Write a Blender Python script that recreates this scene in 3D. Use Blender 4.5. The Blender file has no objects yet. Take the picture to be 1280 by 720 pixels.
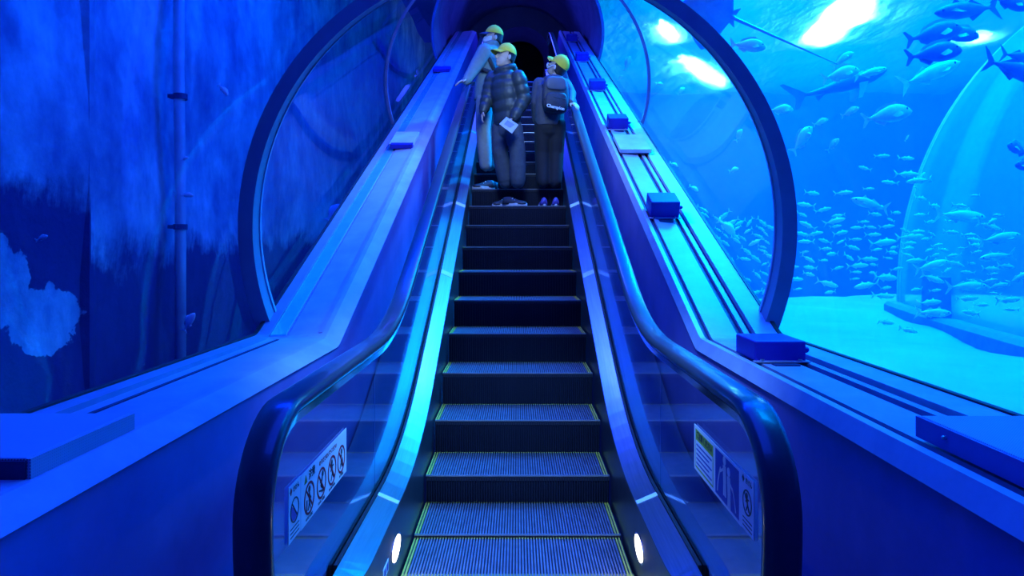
import bpy, math, random
from math import sin, cos, pi, sqrt, radians
from mathutils import Vector, Matrix
rnd = random.Random(7)
S = bpy.context.scene
COL = S.collection
CX, HY, F, EYE = 647.0, 306.0, 825.0, 1.42

def P(px, py, d):
    """point seen at photo pixel (px, py), d metres in front of the camera"""
    return Vector(((px - CX) / F * d, d, EYE - (py - HY) / F * d))

# ------------------------------------------------------------------ materials
MATS = {}
def nodes(name):
    m = bpy.data.materials.new(name); m.use_nodes = True
    nt = m.node_tree; nt.nodes.clear()
    out = nt.nodes.new('ShaderNodeOutputMaterial')
    return m, nt, out
def N(nt, t, **kw):
    n = nt.nodes.new(t)
    for k, v in kw.items():
        if k.startswith('i_'):
            n.inputs[k[2:].replace('_', ' ')].default_value = v
        else:
            setattr(n, k, v)
    return n
def ramp(nt, src, stops):
    r = nt.nodes.new('ShaderNodeValToRGB')
    e = r.color_ramp.elements
    while len(e) > 1: e.remove(e[-1])
    for i, (p, c) in enumerate(stops):
        x = e[0] if i == 0 else e.new(p)
        x.position = p; x.color = (c[0], c[1], c[2], 1)
    nt.links.new(src, r.inputs['Fac'])
    return r.outputs['Color']
def mat(name, c, rough=.5, metal=0., c2=None, scale=8., bump=0., bscale=60., spec=.5, stretch=(1, 1, 1), coat=0., detail=6.):
    if name in MATS: return MATS[name]
    m, nt, out = nodes(name)
    b = N(nt, 'ShaderNodeBsdfPrincipled')
    b.inputs['Roughness'].default_value = rough
    b.inputs['Metallic'].default_value = metal
    b.inputs['Specular IOR Level'].default_value = spec
    b.inputs['Coat Weight'].default_value = coat
    tc = N(nt, 'ShaderNodeTexCoord'); mp = N(nt, 'ShaderNodeMapping')
    mp.inputs['Scale'].default_value = stretch
    nt.links.new(tc.outputs['Object'], mp.inputs['Vector'])
    if c2 is None: c2 = tuple(x * .82 for x in c)
    nz = N(nt, 'ShaderNodeTexNoise', i_Scale=scale, i_Detail=detail, i_Roughness=.6)
    nt.links.new(mp.outputs['Vector'], nz.inputs['Vector'])
    nt.links.new(ramp(nt, nz.outputs['Fac'], [(.35, c2), (.65, c)]), b.inputs['Base Color'])
    if bump:
        n2 = N(nt, 'ShaderNodeTexNoise', i_Scale=bscale, i_Detail=3.)
        nt.links.new(mp.outputs['Vector'], n2.inputs['Vector'])
        bp = N(nt, 'ShaderNodeBump', i_Strength=bump, i_Distance=.02)
        nt.links.new(n2.outputs['Fac'], bp.inputs['Height'])
        nt.links.new(bp.outputs['Normal'], b.inputs['Normal'])
    nt.links.new(b.outputs['BSDF'], out.inputs['Surface'])
    MATS[name] = m
    return m
def emit(name, c, s):
    if name in MATS: return MATS[name]
    m, nt, out = nodes(name)
    e = N(nt, 'ShaderNodeEmission', i_Color=(*c, 1), i_Strength=s)
    nt.links.new(e.outputs[0], out.inputs['Surface'])
    MATS[name] = m
    return m
def clear(name, tint, refl, rough=.02, ior=1.45):
    m, nt, out = nodes(name)
    t = N(nt, 'ShaderNodeBsdfTransparent', i_Color=(*tint, 1))
    g = N(nt, 'ShaderNodeBsdfGlossy', i_Roughness=rough, i_Color=(.9, .95, 1, 1))
    fr = N(nt, 'ShaderNodeFresnel', i_IOR=ior)
    k = N(nt, 'ShaderNodeMath', operation='MULTIPLY', use_clamp=True); k.inputs[1].default_value = refl
    nt.links.new(fr.outputs[0], k.inputs[0])
    mx = N(nt, 'ShaderNodeMixShader')
    nt.links.new(k.outputs[0], mx.inputs[0]); nt.links.new(t.outputs[0], mx.inputs[1]); nt.links.new(g.outputs[0], mx.inputs[2])
    nt.links.new(mx.outputs[0], out.inputs['Surface'])
    MATS[name] = m
    return m
ACR = clear('acrylic', (.9, .97, 1), .36)
GLS = clear('balustrade_glass', (.86, .93, .98), .40, .05)

# ------------------------------------------------------------------ mesh collector
class MB:
    def __init__(s): s.v = []; s.f = []
    def quadgrid(s, rings, close=True, caps=False):
        b = len(s.v); n = len(rings[0])
        for r in rings: s.v.extend(tuple(p) for p in r)
        for i in range(len(rings) - 1):
            for j in range(n if close else n - 1):
                k = (j + 1) % n
                s.f.append((b + i * n + j, b + i * n + k, b + (i + 1) * n + k, b + (i + 1) * n + j))
        if caps:
            s.f.append(tuple(b + j for j in reversed(range(n))))
            s.f.append(tuple(b + (len(rings) - 1) * n + j for j in range(n)))
        return s
    def box(s, x0, x1, y0, y1, z0, z1, M=None):
        c = [(x0, y0, z0), (x1, y0, z0), (x1, y1, z0), (x0, y1, z0), (x0, y0, z1), (x1, y0, z1), (x1, y1, z1), (x0, y1, z1)]
        if M is not None: c = [tuple(M @ Vector(p)) for p in c]
        b = len(s.v); s.v += c
        s.f += [tuple(b + i for i in q) for q in ((0, 3, 2, 1), (4, 5, 6, 7), (0, 1, 5, 4), (1, 2, 6, 5), (2, 3, 7, 6), (3, 0, 4, 7))]
        return s
    def prism(s, poly, vec, fn=lambda p: p):
        """closed prism: 3D polygon extruded by vec"""
        vec = Vector(vec); n = len(poly); b = len(s.v)
        s.v += [tuple(fn(Vector(p))) for p in poly] + [tuple(fn(Vector(p) + vec)) for p in poly]
        s.f.append(tuple(b + i for i in reversed(range(n)))); s.f.append(tuple(b + n + i for i in range(n)))
        for i in range(n):
            k = (i + 1) % n; s.f.append((b + i, b + k, b + n + k, b + n + i))
        return s
    def loft(s, pts, ra, rb=None, side=None, seg=12, round_ends=True):
        """tapered tube through pts; ra along side axis, rb across it"""
        pts = [Vector(p) for p in pts]; n = len(pts)
        rb = rb or ra
        side = Vector(side) if side is not None else None
        rings = []
        T = []
        for i in range(n):
            t = (pts[min(i + 1, n - 1)] - pts[max(i - 1, 0)])
            T.append(t.normalized() if t.length > 1e-9 else Vector((0, 0, 1)))
        ref = side or (Vector((1, 0, 0)) if abs(T[0].x) < .9 else Vector((0, 1, 0)))
        def ring(c, t, a, b2):
            u = ref - t * ref.dot(t)
            if u.length < 1e-4: u = Vector((0, 1, 0)) - t * t.y
            u.normalize(); w = t.cross(u)
            return [c + u * (a * cos(2 * pi * k / seg)) + w * (b2 * sin(2 * pi * k / seg)) for k in range(seg)]
        if round_ends:
            for o, q in ((1., .08), (.8, .6), (.45, .9)):
                r = min(ra[0], rb[0]); rings.append(ring(pts[0] - T[0] * r * o, T[0], ra[0] * q, rb[0] * q))
        for i in range(n): rings.append(ring(pts[i], T[i], ra[i], rb[i]))
        if round_ends:
            for o, q in ((.45, .9), (.8, .6), (1., .08)):
                r = min(ra[-1], rb[-1]); rings.append(ring(pts[-1] + T[-1] * r * o, T[-1], ra[-1] * q, rb[-1] * q))
        return s.quadgrid(rings, True, True)
    def ball(s, c, r, M=None, seg=16, rings=10):
        c = Vector(c); r = Vector(r) if not isinstance(r, (int, float)) else Vector((r, r, r))
        R = []
        for i in range(rings + 1):
            a = -pi / 2 + pi * i / rings; q = max(cos(a), .02)
            R.append([])
            for k in range(seg):
                p = Vector((r.x * q * cos(2 * pi * k / seg), r.y * q * sin(2 * pi * k / seg), r.z * sin(a)))
                if M is not None: p = M @ p
                R[-1].append(c + p)
        return s.quadgrid(R, True, True)
    def build(s, name, m, parent=None, smooth=False, bevel=0., shift=None, kind=None):
        me = bpy.data.meshes.new(name); me.from_pydata([tuple(p) for p in s.v], [], s.f); me.update()
        if m: me.materials.append(m)
        if smooth:
            me.polygons.foreach_set('use_smooth', [True] * len(me.polygons))
        o = bpy.data.objects.new(name, me); COL.objects.link(o)
        if parent is not None:
            o.parent = parent
            # geometry is given in world space unless shift is None-marked local
            if shift == 'world': o.matrix_parent_inverse = parent_matrix(parent).inverted()
        if bevel:
            md = o.modifiers.new('bevel', 'BEVEL'); md.width = bevel; md.segments = 2; md.limit_method = 'ANGLE'
        if kind: o['kind'] = kind
        return o
def parent_matrix(o):
    m = Matrix.LocRotScale(o.location, o.rotation_euler, o.scale)
    if o.parent is not None: m = parent_matrix(o.parent) @ o.matrix_parent_inverse @ m
    return m
def tag(o, label, cat, group=None, kind=None):
    o['label'] = label; o['category'] = cat
    if group: o['group'] = group
    if kind: o['kind'] = kind
    return o
def thing(name, label, cat, loc=(0, 0, 0), rot=(0, 0, 0), group=None):
    o = bpy.data.objects.new(name, None); COL.objects.link(o)
    o.empty_display_size = .05
    o.location = loc; o.rotation_euler = rot
    return tag(o, label, cat, group)
def W(mb, name, m, parent, **kw):
    """build a part whose vertices are in world space under a placed thing"""
    return mb.build(name, m, parent, shift='world', **kw)
def remesh(o, vox, smooth=4):
    md = o.modifiers.new('join', 'REMESH'); md.mode = 'VOXEL'; md.voxel_size = vox; md.use_smooth_shade = True
    if smooth:
        sm = o.modifiers.new('smooth', 'SMOOTH'); sm.iterations = smooth; sm.factor = .5
    return o
def copy_tree(o, parent=None):
    c = o.copy(); COL.objects.link(c)
    if parent is not None: c.parent = parent
    for ch in o.children: copy_tree(ch, c)
    return c
def text_mesh(body, size, name, m, parent, M, depth=.0006, bold=0.):
    cu = bpy.data.curves.new('t', 'FONT'); cu.body = body; cu.size = size; cu.align_x = 'CENTER'; cu.align_y = 'CENTER'
    cu.extrude = depth; cu.offset = bold; cu.resolution_u = 2
    t = bpy.data.objects.new('t', cu); COL.objects.link(t)
    bpy.context.view_layer.update()
    dg = bpy.context.evaluated_depsgraph_get()
    me = bpy.data.meshes.new_from_object(t.evaluated_get(dg)); me.name = name
    bpy.data.objects.remove(t); bpy.data.curves.remove(cu)
    me.transform(M); me.materials.clear(); me.materials.append(m)
    o = bpy.data.objects.new(name, me); COL.objects.link(o); o.parent = parent
    o.matrix_parent_inverse = parent_matrix(parent).inverted()
    return o

# ------------------------------------------------------------------ long profiles of the incline
def rmp(x, b):
    return 0. if x < -b else ((x + b) ** 2 / (4 * b) if x < b else x)
def prof(z0, dk, sl, b, dt):
    return lambda d: z0 + sl * (rmp(d - dk, b) - rmp(d - dt, b))
deckz = prof(.318, 3.455, .497, .55, 12.5)
railz = prof(1.012, 3.26, .485, .42, 12.5)
def ledgez(d, X): return prof(.943, 3.36 + (X - .92) * .2, .465, .03, 14.6)(d)
axisz = prof(1.512, 3.61, .455, .02, 13.2)
R_T = 1.5

# ------------------------------------------------------------------ colours
m_parapet = mat('painted_parapet', (.24, .20, .58), .5, c2=(.18, .15, .48), scale=3, spec=.3)
m_ledge = mat('ledge_plate', (.50, .46, .6), .45, c2=(.38, .35, .5), scale=5, bump=.05, bscale=90)
m_lip = mat('ledge_lip', (.55, .58, .64), .4, c2=(.45, .48, .56), scale=9)
m_groove = mat('ledge_groove', (.03, .025, .10), .6)
m_gasket = mat('black_gasket', (.012, .012, .016), .6)
m_slab = mat('pale_slab', (.66, .7, .72), .5, c2=(.52, .56, .6), scale=7)
m_strip = mat('cyan_strip', (.30, .98, .95), .14, .5, c2=(.25, .9, .9), coat=.6)
m_edge = mat('grey_edge', (.42, .36, .52), .5, c2=(.34, .3, .44), scale=7)
m_ring = mat('ring_paint', (.27, .29, .36), .45, c2=(.23, .25, .32))
m_box = mat('cover_box_paint', (.03, .02, .42), .5)
m_tab = mat('steel_tab', (.6, .62, .65), .3, .8)
m_steel = mat('brushed_steel', (.62, .64, .68), .3, 1., c2=(.5, .52, .56), scale=3, stretch=(40, 1, 1))
m_chrome = mat('polished_chrome', (.8, .82, .86), .12, 1.)
m_rubber = mat('handrail_rubber', (.055, .06, .075), .28, spec=.6, coat=.3)
m_guide = mat('guide_steel', (.75, .77, .82), .14, 1.)
m_skirt = mat('skirt_steel', (.13, .135, .15), .32, .7, c2=(.1, .1, .12))
m_tread = mat('tread_metal', (.40, .43, .47), .38, .55, c2=(.26, .29, .33), scale=14)
m_treadbase = mat('tread_base', (.03, .03, .04), .6)
m_riser = mat('riser_metal', (.014, .017, .036), .5, .1, spec=.3)
m_yellow = mat('yellow_line', (.85, .72, .10), .5)
m_white = mat('white_print', (.85, .88, .9), .5)
m_signboard = mat('sign_board', (.95, .97, .97), .45, c2=(.93, .95, .96))
m_red = mat('red_print', (.42, .01, .03), .5)
m_black = mat('black_print', (.02, .02, .03), .5)
m_bluep = mat('blue_print', (.02, .05, .42), .5)
m_greenp = mat('green_print', (.48, .6, .05), .5)

# ================================================================== THE SETTING
def struct(o, label=None):
    o['kind'] = 'structure'
    return o
# floor in front of the escalator
struct(MB().box(-.93, .93, -1.6, 2.42, -.2, 0.).build('floor', mat('floor_plate', (.2, .21, .24), .4, .5, scale=20)))
# ledges: profiles as (X, dz) swept along d
stations = [-1.6, 0, 1., 2., 2.8, 3.2, 3.30, 3.33, 3.36, 3.39, 3.42, 3.45, 3.48, 3.52, 3.6] + [4 + i for i in range(11)] + [14.5, 14.57, 14.6, 14.63, 14.7, 16.4]
def sweep(profile, side, d_list, base=ledgez):
    rings = []
    for d in d_list:
        rings.append([Vector((side * X, d, base(d, X) + dz)) for X, dz in profile])
    if side < 0: rings = [list(reversed(r)) for r in rings]
    return rings
def ledge_part(name, profile, side, m, parent=None, d_list=stations, kind='structure'):
    mb = MB(); mb.quadgrid(sweep(profile, side, d_list), True, True)
    o = mb.build(name, m, parent)
    if kind and parent is None: o['kind'] = kind
    return o
# right-hand side
struct(ledge_part('wall_right', [(.918, -.052), (.918, -1.1), (1.36, -1.1), (1.36, -.06), (.95, -.06)], 1, m_parapet))
tr = ledge_part('trim_1', [(.905, -.055), (.93, 0), (.957, 0), (.957, -.032), (1.385, -.032), (1.385, -.058), (.94, -.058)], 1, m_lip)
ledge_part('track_panel', [(.996, -.008), (.996, -.0315), (1.145, -.0315), (1.145, -.008)], 1, m_ledge, tr)
ledge_part('track_rail', [(1.184, -.006), (1.184, -.0315), (1.214, -.0315), (1.214, -.006)], 1, m_ledge, tr)
ledge_part('groove', [(.959, -.028), (.959, -.0315), (.995, -.0315), (.995, -.028)], 1, m_groove, tr)
ledge_part('groove', [(1.146, -.028), (1.146, -.0315), (1.183, -.0315), (1.183, -.028)], 1, m_groove, tr)
ledge_part('groove', [(1.215, -.028), (1.215, -.0315), (1.241, -.0315), (1.241, -.028)], 1, m_groove, tr)
ledge_part('slab', [(1.242, .006), (1.242, -.0315), (1.362, -.0315), (1.362, .006)], 1, m_slab, tr)
ledge_part('gasket', [(1.363, .012), (1.363, -.03), (1.384, -.03), (1.384, .012)], 1, m_gasket, tr)
# left-hand side
struct(ledge_part('wall_left', [(.918, -.036), (.918, -1.1), (1.36, -1.1), (1.36, -.06), (.95, -.06)], -1, m_parapet))
tl = ledge_part('trim_2', [(.91, -.04), (.985, -.002), (1.0, 0), (1.19, 0), (1.2, -.012), (1.385, -.012), (1.385, -.058), (.93, -.058)], -1, m_ledge)
ledge_part('light_strip', [(1.212, -.003), (1.212, -.0115), (1.292, -.0115), (1.292, -.003)], -1, m_strip, tl, [d for d in stations if d > 3.43])
ledge_part('groove', [(1.225, -.008), (1.225, -.0115), (1.24, -.0115), (1.24, -.008)], -1, m_groove, tl, [d for d in stations if d < 3.4])
ledge_part('slab', [(1.296, .006), (1.296, -.0115), (1.362, -.0115), (1.362, .006)], -1, m_edge, tl)
ledge_part('raised_seam', [(1.01, .006), (1.012, -.0005), (1.03, -.0005), (1.032, .006)], -1, m_edge, tl, [d for d in stations if d > 3.4])
ledge_part('gasket', [(1.363, .012), (1.363, -.011), (1.384, -.011), (1.384, .012)], -1, m_gasket, tl)

# acrylic tunnel, vertical round sections along the sloping axis
A0 = -22.0
def tunnel(name, ds, m, R=R_T, seg=72):
    rings = []
    for d in ds:
        cz = axisz(d); r = []
        for k in range(seg + 1):
            a = radians(A0 + (180 - 2 * A0) * k / seg)
            r.append(Vector((R * cos(a), d, cz + R * sin(a))))
        rings.append(r)
    o = MB().quadgrid(rings, False).build(name, m, smooth=True)
    return struct(o)
w1 = tunnel('window_1', [-1.6, 0, 1.5, 3.55], ACR)
w2 = tunnel('window_2', [3.66, 5, 6.3, 7.49], ACR)
w3 = tunnel('window_3', [7.51, 9, 10.4, 11.6], ACR)
def arc_band(d0, d1, r0, r1, a0=A0, seg=72):
    rings = []
    for k in range(seg + 1):
        a = radians(a0 + (180 - 2 * a0) * k / seg)
        c, s_ = cos(a), sin(a)
        rings.append([Vector((r * c, d, axisz(d) + r * s_)) for r, d in ((r0, d0), (r1, d0), (r1, d1), (r0, d1))])
    return MB().quadgrid(rings, True, True)
m_seam = mat('acrylic_seam', (.12, .16, .3), .2)
arc_band(7.485, 7.515, 1.478, 1.51).build('seam', m_seam, w2)
arc_band(11.58, 11.62, 1.478, 1.51).build('seam', m_seam, w3)
# the arch ring where the slope begins
rg = arc_band(3.565, 3.65, 1.432, 1.512, -24.5, 96).build('trim_3', m_ring); struct(rg)
arc_band(3.655, 3.672, 1.425, 1.447, -24.5, 96).build('rim', mat('ring_edge', (.5, .55, .65), .35), rg)
arc_band(3.60, 3.606, 1.5125, 1.516, -24.5, 96).build('gasket', m_gasket, rg)
# opaque vault above the top of the escalator, portal wall and the dark passage
m_vault = mat('vault_paint', (.22, .20, .32), .6, c2=(.13, .12, .22), scale=2)
ceil = arc_band(11.625, 12.6, 1.5, 1.53)
rings = []
for k in range(73):
    a = radians(A0 + (180 - 2 * A0) * k / 72)
    rings.append([Vector((r * cos(a), d, axisz(d) + r * sin(a))) for r, d in ((1.49, 11.625), (1.53, 11.625), (1.53, 13.2), (1.53, 16.5), (1.49, 16.5), (1.49, 13.2))])
struct(MB().quadgrid(rings, True, True).build('ceiling', m_vault))
# portal wall with arched opening
def arch(hw, z0, spring, n=20):
    pts = [(-hw, z0), (-hw, spring)]
    pts += [(-hw * cos(pi * k / n), spring + hw * sin(pi * k / n)) for k in range(1, n)]
    return pts + [(hw, spring), (hw, z0)]
FZ = 4.59
def portal(name, d0, d1, hw0, top0, hw1, top1, m, xc=.08):
    mb = MB()
    a0 = arch(hw0, FZ, top0 - hw0); a1 = arch(hw1, FZ, top1 - hw1)
    n = len(a0)
    out = []
    for i, (x, z) in enumerate(a0):
        if z <= top0 - hw0 + 1e-6: out.append((math.copysign(1.55, x), z if i in (0, n - 1) else 5.875))
        else:
            t = (i - 1) / (n - 3) * pi; out.append((-1.55 * cos(t), 5.875 + 1.55 * sin(t)))
    ringA = [Vector((x, d0, z)) for x, z in out]; ringB = [Vector((x + xc, d0, z)) for x, z in a0]
    ringC = [Vector((x + xc, d1, z)) for x, z in a1]; ringD = [Vector((x, d1, z)) for x, z in out]
    mb.quadgrid([ringA, ringB, ringC, ringD, ringA], False)
    return mb.build(name, m)
struct(portal('wall_portal', 16.5, 18.0, .72, 6.88, .64, 6.97, mat('portal_paint', (.20, .21, .32), .6, c2=(.15, .16, .26), scale=2)))
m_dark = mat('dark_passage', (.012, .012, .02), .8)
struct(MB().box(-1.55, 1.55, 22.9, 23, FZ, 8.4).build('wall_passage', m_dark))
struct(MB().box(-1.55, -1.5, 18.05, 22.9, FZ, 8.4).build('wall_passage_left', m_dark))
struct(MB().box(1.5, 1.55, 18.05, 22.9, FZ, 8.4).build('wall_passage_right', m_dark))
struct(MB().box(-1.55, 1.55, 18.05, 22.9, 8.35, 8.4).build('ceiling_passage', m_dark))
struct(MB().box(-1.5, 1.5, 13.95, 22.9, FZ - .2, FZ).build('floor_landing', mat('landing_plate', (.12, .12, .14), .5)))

# ------------------------------------------------------------------ left tank: stained wall
def wall_mat():
    m, nt, out = nodes('stained_tank_wall')
    b = N(nt, 'ShaderNodeBsdfPrincipled', i_Roughness=.8); b.inputs['Specular IOR Level'].default_value = .2
    L = nt.links.new
    tc = N(nt, 'ShaderNodeTexCoord'); sp = N(nt, 'ShaderNodeSeparateXYZ'); L(tc.outputs['Object'], sp.inputs[0])
    def math_(op, a, c=None, clamp=False):
        n = N(nt, 'ShaderNodeMath', operation=op, use_clamp=clamp)
        for i, v in enumerate((a, c)):
            if v is None: continue
            if isinstance(v, (int, float)): n.inputs[i].default_value = v
            else: L(v, n.inputs[i])
        return n.outputs[0]
    def noise(sc, det=6., stretch=(1, 1, 1)):
        mp = N(nt, 'ShaderNodeMapping'); mp.inputs['Scale'].default_value = stretch
        L(tc.outputs['Object'], mp.inputs['Vector'])
        n = N(nt, 'ShaderNodeTexNoise', i_Scale=sc, i_Detail=det, i_Roughness=.65); L(mp.outputs['Vector'], n.inputs['Vector'])
        return n.outputs['Fac']
    Y, Z = sp.outputs['Y'], sp.outputs['Z']
    # algae: dark below a ragged tide line
    edge = math_('ADD', Z, math_('MULTIPLY', math_('SUBTRACT', noise(1.1, 8.), .5), 1.5))
    edge = math_('ADD', edge, math_('MULTIPLY', math_('SUBTRACT', noise(9., 5., (1, 2, .5)), .5), .45))
    edge = math_('SUBTRACT', edge, math_('MULTIPLY', math_('LESS_THAN', Y, 6.08), .55))
    alg = N(nt, 'ShaderNodeMapRange', i_From_Min=1.25, i_From_Max=1.55, i_To_Min=1., i_To_Max=0.); L(edge, alg.inputs['Value'])
    # bare patch where the growth flaked off
    def blob(cy, cz, ry, rz):
        a = math_('POWER', math_('DIVIDE', math_('SUBTRACT', Y, cy), ry), 2.)
        c = math_('POWER', math_('DIVIDE', math_('SUBTRACT', Z, cz), rz), 2.)
        q = math_('ADD', math_('ADD', a, c), math_('MULTIPLY', math_('SUBTRACT', noise(3.5, 9.), .5), 2.4))
        r = N(nt, 'ShaderNodeMapRange', i_From_Min=.95, i_From_Max=1.03, i_To_Min=1., i_To_Max=0.); L(q, r.inputs['Value'])
        return r.outputs['Result']
    pat = math_('MAXIMUM', blob(5.15, 1.12, .33, .36), blob(5.62, .78, .42, .30))
    pat = math_('MAXIMUM', pat, math_('MULTIPLY', blob(9.6, 1.9, .9, .25), .6))
    dark = math_('SUBTRACT', alg.outputs['Result'], pat, True)
    base = ramp(nt, noise(1.6, 9., (1, 1, .6)), [(.34, (.13, .16, .30)), (.5, (.36, .42, .50)), (.64, (.66, .74, .72))])
    mx = N(nt, 'ShaderNodeMix', data_type='RGBA'); L(dark, mx.inputs[0]); L(base, mx.inputs[6]); mx.inputs[7].default_value = (.065, .04, .14, 1)
    # streaks
    st = ramp(nt, noise(4., 8., (1, 1.6, .6)), [(.35, (.72, .72, .75)), (.7, (1.0, 1.0, 1.0))])
    m2 = N(nt, 'ShaderNodeMix', data_type='RGBA', blend_type='MULTIPLY'); m2.inputs[0].default_value = .8; L(mx.outputs[2], m2.inputs[6]); L(st, m2.inputs[7])
    L(m2.outputs[2], b.inputs['Base Color'])
    bp = N(nt, 'ShaderNodeBump', i_Strength=.4, i_Distance=.05); L(noise(5.), bp.inputs['Height']); L(bp.outputs[0], b.inputs['Normal'])
    L(b.outputs[0], out.inputs['Surface'])
    return m
m_tankwall = wall_mat()
XL = -4.0
mb = MB()
ny, nz = 70, 26
rings = []
for i in range(ny + 1):
    y = -3 + 33 * i / ny
    rings.append([Vector((XL - .05 * sin(y * 1.7) - .04 * sin(z * 2.1 + y), y, z)) for z in [-1 + 11 * k / nz for k in range(nz + 1)]])
wl = MB().quadgrid(rings, False).build('wall_tank_left', m_tankwall, smooth=True); struct(wl)
# projecting rib of the tank wall
struct(MB().prism([(XL - .1, 5.98, -.8), (XL + .07, 6.06, -.8), (XL + .07, 6.12, -.8), (XL - .1, 6.5, -.8)], (0, 0, 10.5)).build('wall_tank_rib', m_tankwall))
struct(MB().box(-4.3, -1.42, -3, 30, -1.1, -1.0).build('floor_tank_left', mat('tank_bottom', (.1, .1, .12), .9)))

# ------------------------------------------------------------------ right tank
m_sand = mat('pale_sand', (.52, .50, .47), .9, c2=(.44, .42, .40), scale=1.2, bump=.35, bscale=7, spec=.1)
rings = []
for i in range(60):
    y = -3 + 18.6 * i / 59
    row = []
    for k in range(60):
        x = 1.40 + 16.4 * (k / 59)
        far = 1.2 * max(0, y - 14.2 - .5 * sin(x * .9)) ** 1.5
        row.append(Vector((x, y, .30 + .03 * sin(y * 2.3 + sin(x * 1.3) * 1.4) + .02 * sin(x * 3.1 + y) - far)))
    rings.append(row)
struct(MB().quadgrid(rings, False).build('floor_sand', m_sand, smooth=True))
m_deep = mat('deep_tank_wall', (.30, .36, .44), .9, c2=(.22, .28, .38), scale=.5)
struct(MB().box(-4.2, 18.4, 28, 28.3, -3, 10).build('wall_back', m_deep))
struct(MB().box(18, 18.3, -3, 28, -3, 10).build('wall_tank_right', m_deep))
struct(MB().box(1.4, 18, 15.4, 28, -3.2, -3.0).build('floor_deep', m_deep))
# water: haze filling both tanks
def water_mat(name='sea_water', den=.048):
    m, nt, out = nodes(name)
    sc = N(nt, 'ShaderNodeVolumeScatter', i_Color=(.0, .30, 1, 1), i_Density=den, i_Anisotropy=.2)
    ab = N(nt, 'ShaderNodeVolumeAbsorption', i_Color=(.0, .66, .985, 1), i_Density=.11)
    ad = N(nt, 'ShaderNodeAddShader')
    nt.links.new(sc.outputs[0], ad.inputs[0]); nt.links.new(ab.outputs[0], ad.inputs[1]); nt.links.new(ad.outputs[0], out.inputs['Volume'])
    return m
m_water = water_mat()
wr = MB().box(1.56, 17.99, -2.9, 27.95, -2.95, 7.7).build('sea_water', m_water)
tag(wr, 'clear blue water of the big tank beside the tunnel', 'water', kind='stuff')
wl2 = MB().box(-3.70, -1.56, -2.9, 27.9, -.95, 7.7).build('sea_water', water_mat('still_water', .015))
tag(wl2, 'blue water between the tunnel and the stained wall', 'water', kind='stuff')
WZ = 7.8
def surface_mat():
    m, nt, out = nodes('water_surface')
    L = nt.links.new
    t = N(nt, 'ShaderNodeBsdfTransparent', i_Color=(.75, .97, 1, 1)); tr_ = N(nt, 'ShaderNodeBsdfTranslucent', i_Color=(.5, .95, 1, 1))
    tc = N(nt, 'ShaderNodeTexCoord'); mp = N(nt, 'ShaderNodeMapping'); mp.inputs['Scale'].default_value = (1, .45, 1); mp.inputs['Rotation'].default_value = (0, 0, .6)
    L(tc.outputs['Object'], mp.inputs['Vector'])
    nz = N(nt, 'ShaderNodeTexNoise', i_Scale=2.2, i_Detail=4.); L(mp.outputs['Vector'], nz.inputs['Vector'])
    bp = N(nt, 'ShaderNodeBump', i_Strength=.8, i_Distance=.3); L(nz.outputs['Fac'], bp.inputs['Height']); L(bp.outputs[0], tr_.inputs['Normal'])
    mx = N(nt, 'ShaderNodeMixShader'); mx.inputs[0].default_value = .8
    L(t.outputs[0], mx.inputs[1]); L(tr_.outputs[0], mx.inputs[2]); L(mx.outputs[0], out.inputs['Surface'])
    return m
rings = []
for i in range(70):
    y = -3 + 30.8 * i / 69
    rings.append([Vector((1.56 + 16.4 * k / 50, y, WZ + .04 * sin(y * 3.1 + k * .4) + .03 * sin(k * 1.3 - y))) for k in range(51)])
ws = MB().quadgrid(rings, False).build('water_surface', surface_mat(), smooth=True)
tag(ws, 'rippled bright water surface seen from below', 'water', kind='stuff')
# ================================================================== ESCALATOR
esc = thing('escalator', 'escalator with glass balustrades climbing through the acrylic tunnel', 'escalator')
# step nosings: (d, z)
noses = [(2.80, 0.0), (3.20, .016), (3.60, .163), (4.00, .358)]
z = .358
while len(noses) < 28:
    z += .209 if len(noses) < 13 else .187
    noses.append((noses[-1][0] + .4, min(z, FZ)))
HWS = .5
PITCH = .0137
def tread_mesh():
    b = MB().box(-HWS, HWS, .0, .40, -.03, -.009)
    return b
def cleats(x0, x1):
    b = MB(); x = x0
    while x < x1 - .004:
        b.box(x, x + .0068, .001, .398, -.009, 0.)
        x += PITCH
    return b
NY = 2
proto = None
steps_root = []
for i, (d, z) in enumerate(noses):
    if proto is None:
        st = tread_mesh().build('step', m_treadbase, esc)
        cleats(-HWS + NY * PITCH, HWS - NY * PITCH).build('cleated_tread', m_tread, st)
        for x0 in (-HWS, HWS - NY * PITCH):
            e = cleats(x0, x0 + NY * PITCH).build('edge_line', m_yellow, st)
            e['label'] = 'yellow painted edge line of the step'
        rb = MB()
        prev = None
        rings = []
        for k in range(7):
            a = k / 6
            rings.append([Vector((x, .004 + .022 * sin(a * pi * .5), -.009 - .215 * a)) for x in (-HWS, HWS)])
        rings += [[Vector((x, .05, -.224)) for x in (-HWS, HWS)], [Vector((x, .05, -.009)) for x in (-HWS, HWS)]]
        mbv = MB(); mbv.quadgrid(rings, False)
        x = -HWS
        while x < HWS - .005:
            mbv.box(x, x + .0062, -.001, .02, -.21, -.0095); x += PITCH
        mbv.build('riser', m_riser, st)
        nb = MB().box(-HWS, HWS, -.002, .006, -.006, .0004)
        nb.build('nosing', mat('nosing_metal', (.5, .54, .6), .3, .6), st)
        proto = st
    else:
        st = copy_tree(proto, esc)
    st.location = (0, d, z)
    if i < 2:
        tb = MB(); x = -HWS
        while x < HWS - .004:
            tb.box(x, x + .0066, .388, .3995, -.004, .0012); x += PITCH
        t_ = tb.build('rear_line', m_yellow, st)
cp = MB().box(-.505, .505, 2.42, 2.795, -.06, .002)
x = -.5
while x < .5:
    cp.box(x + .0075, x + .0125, 2.79, 2.84, -.008, .004); x += PITCH
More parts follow.
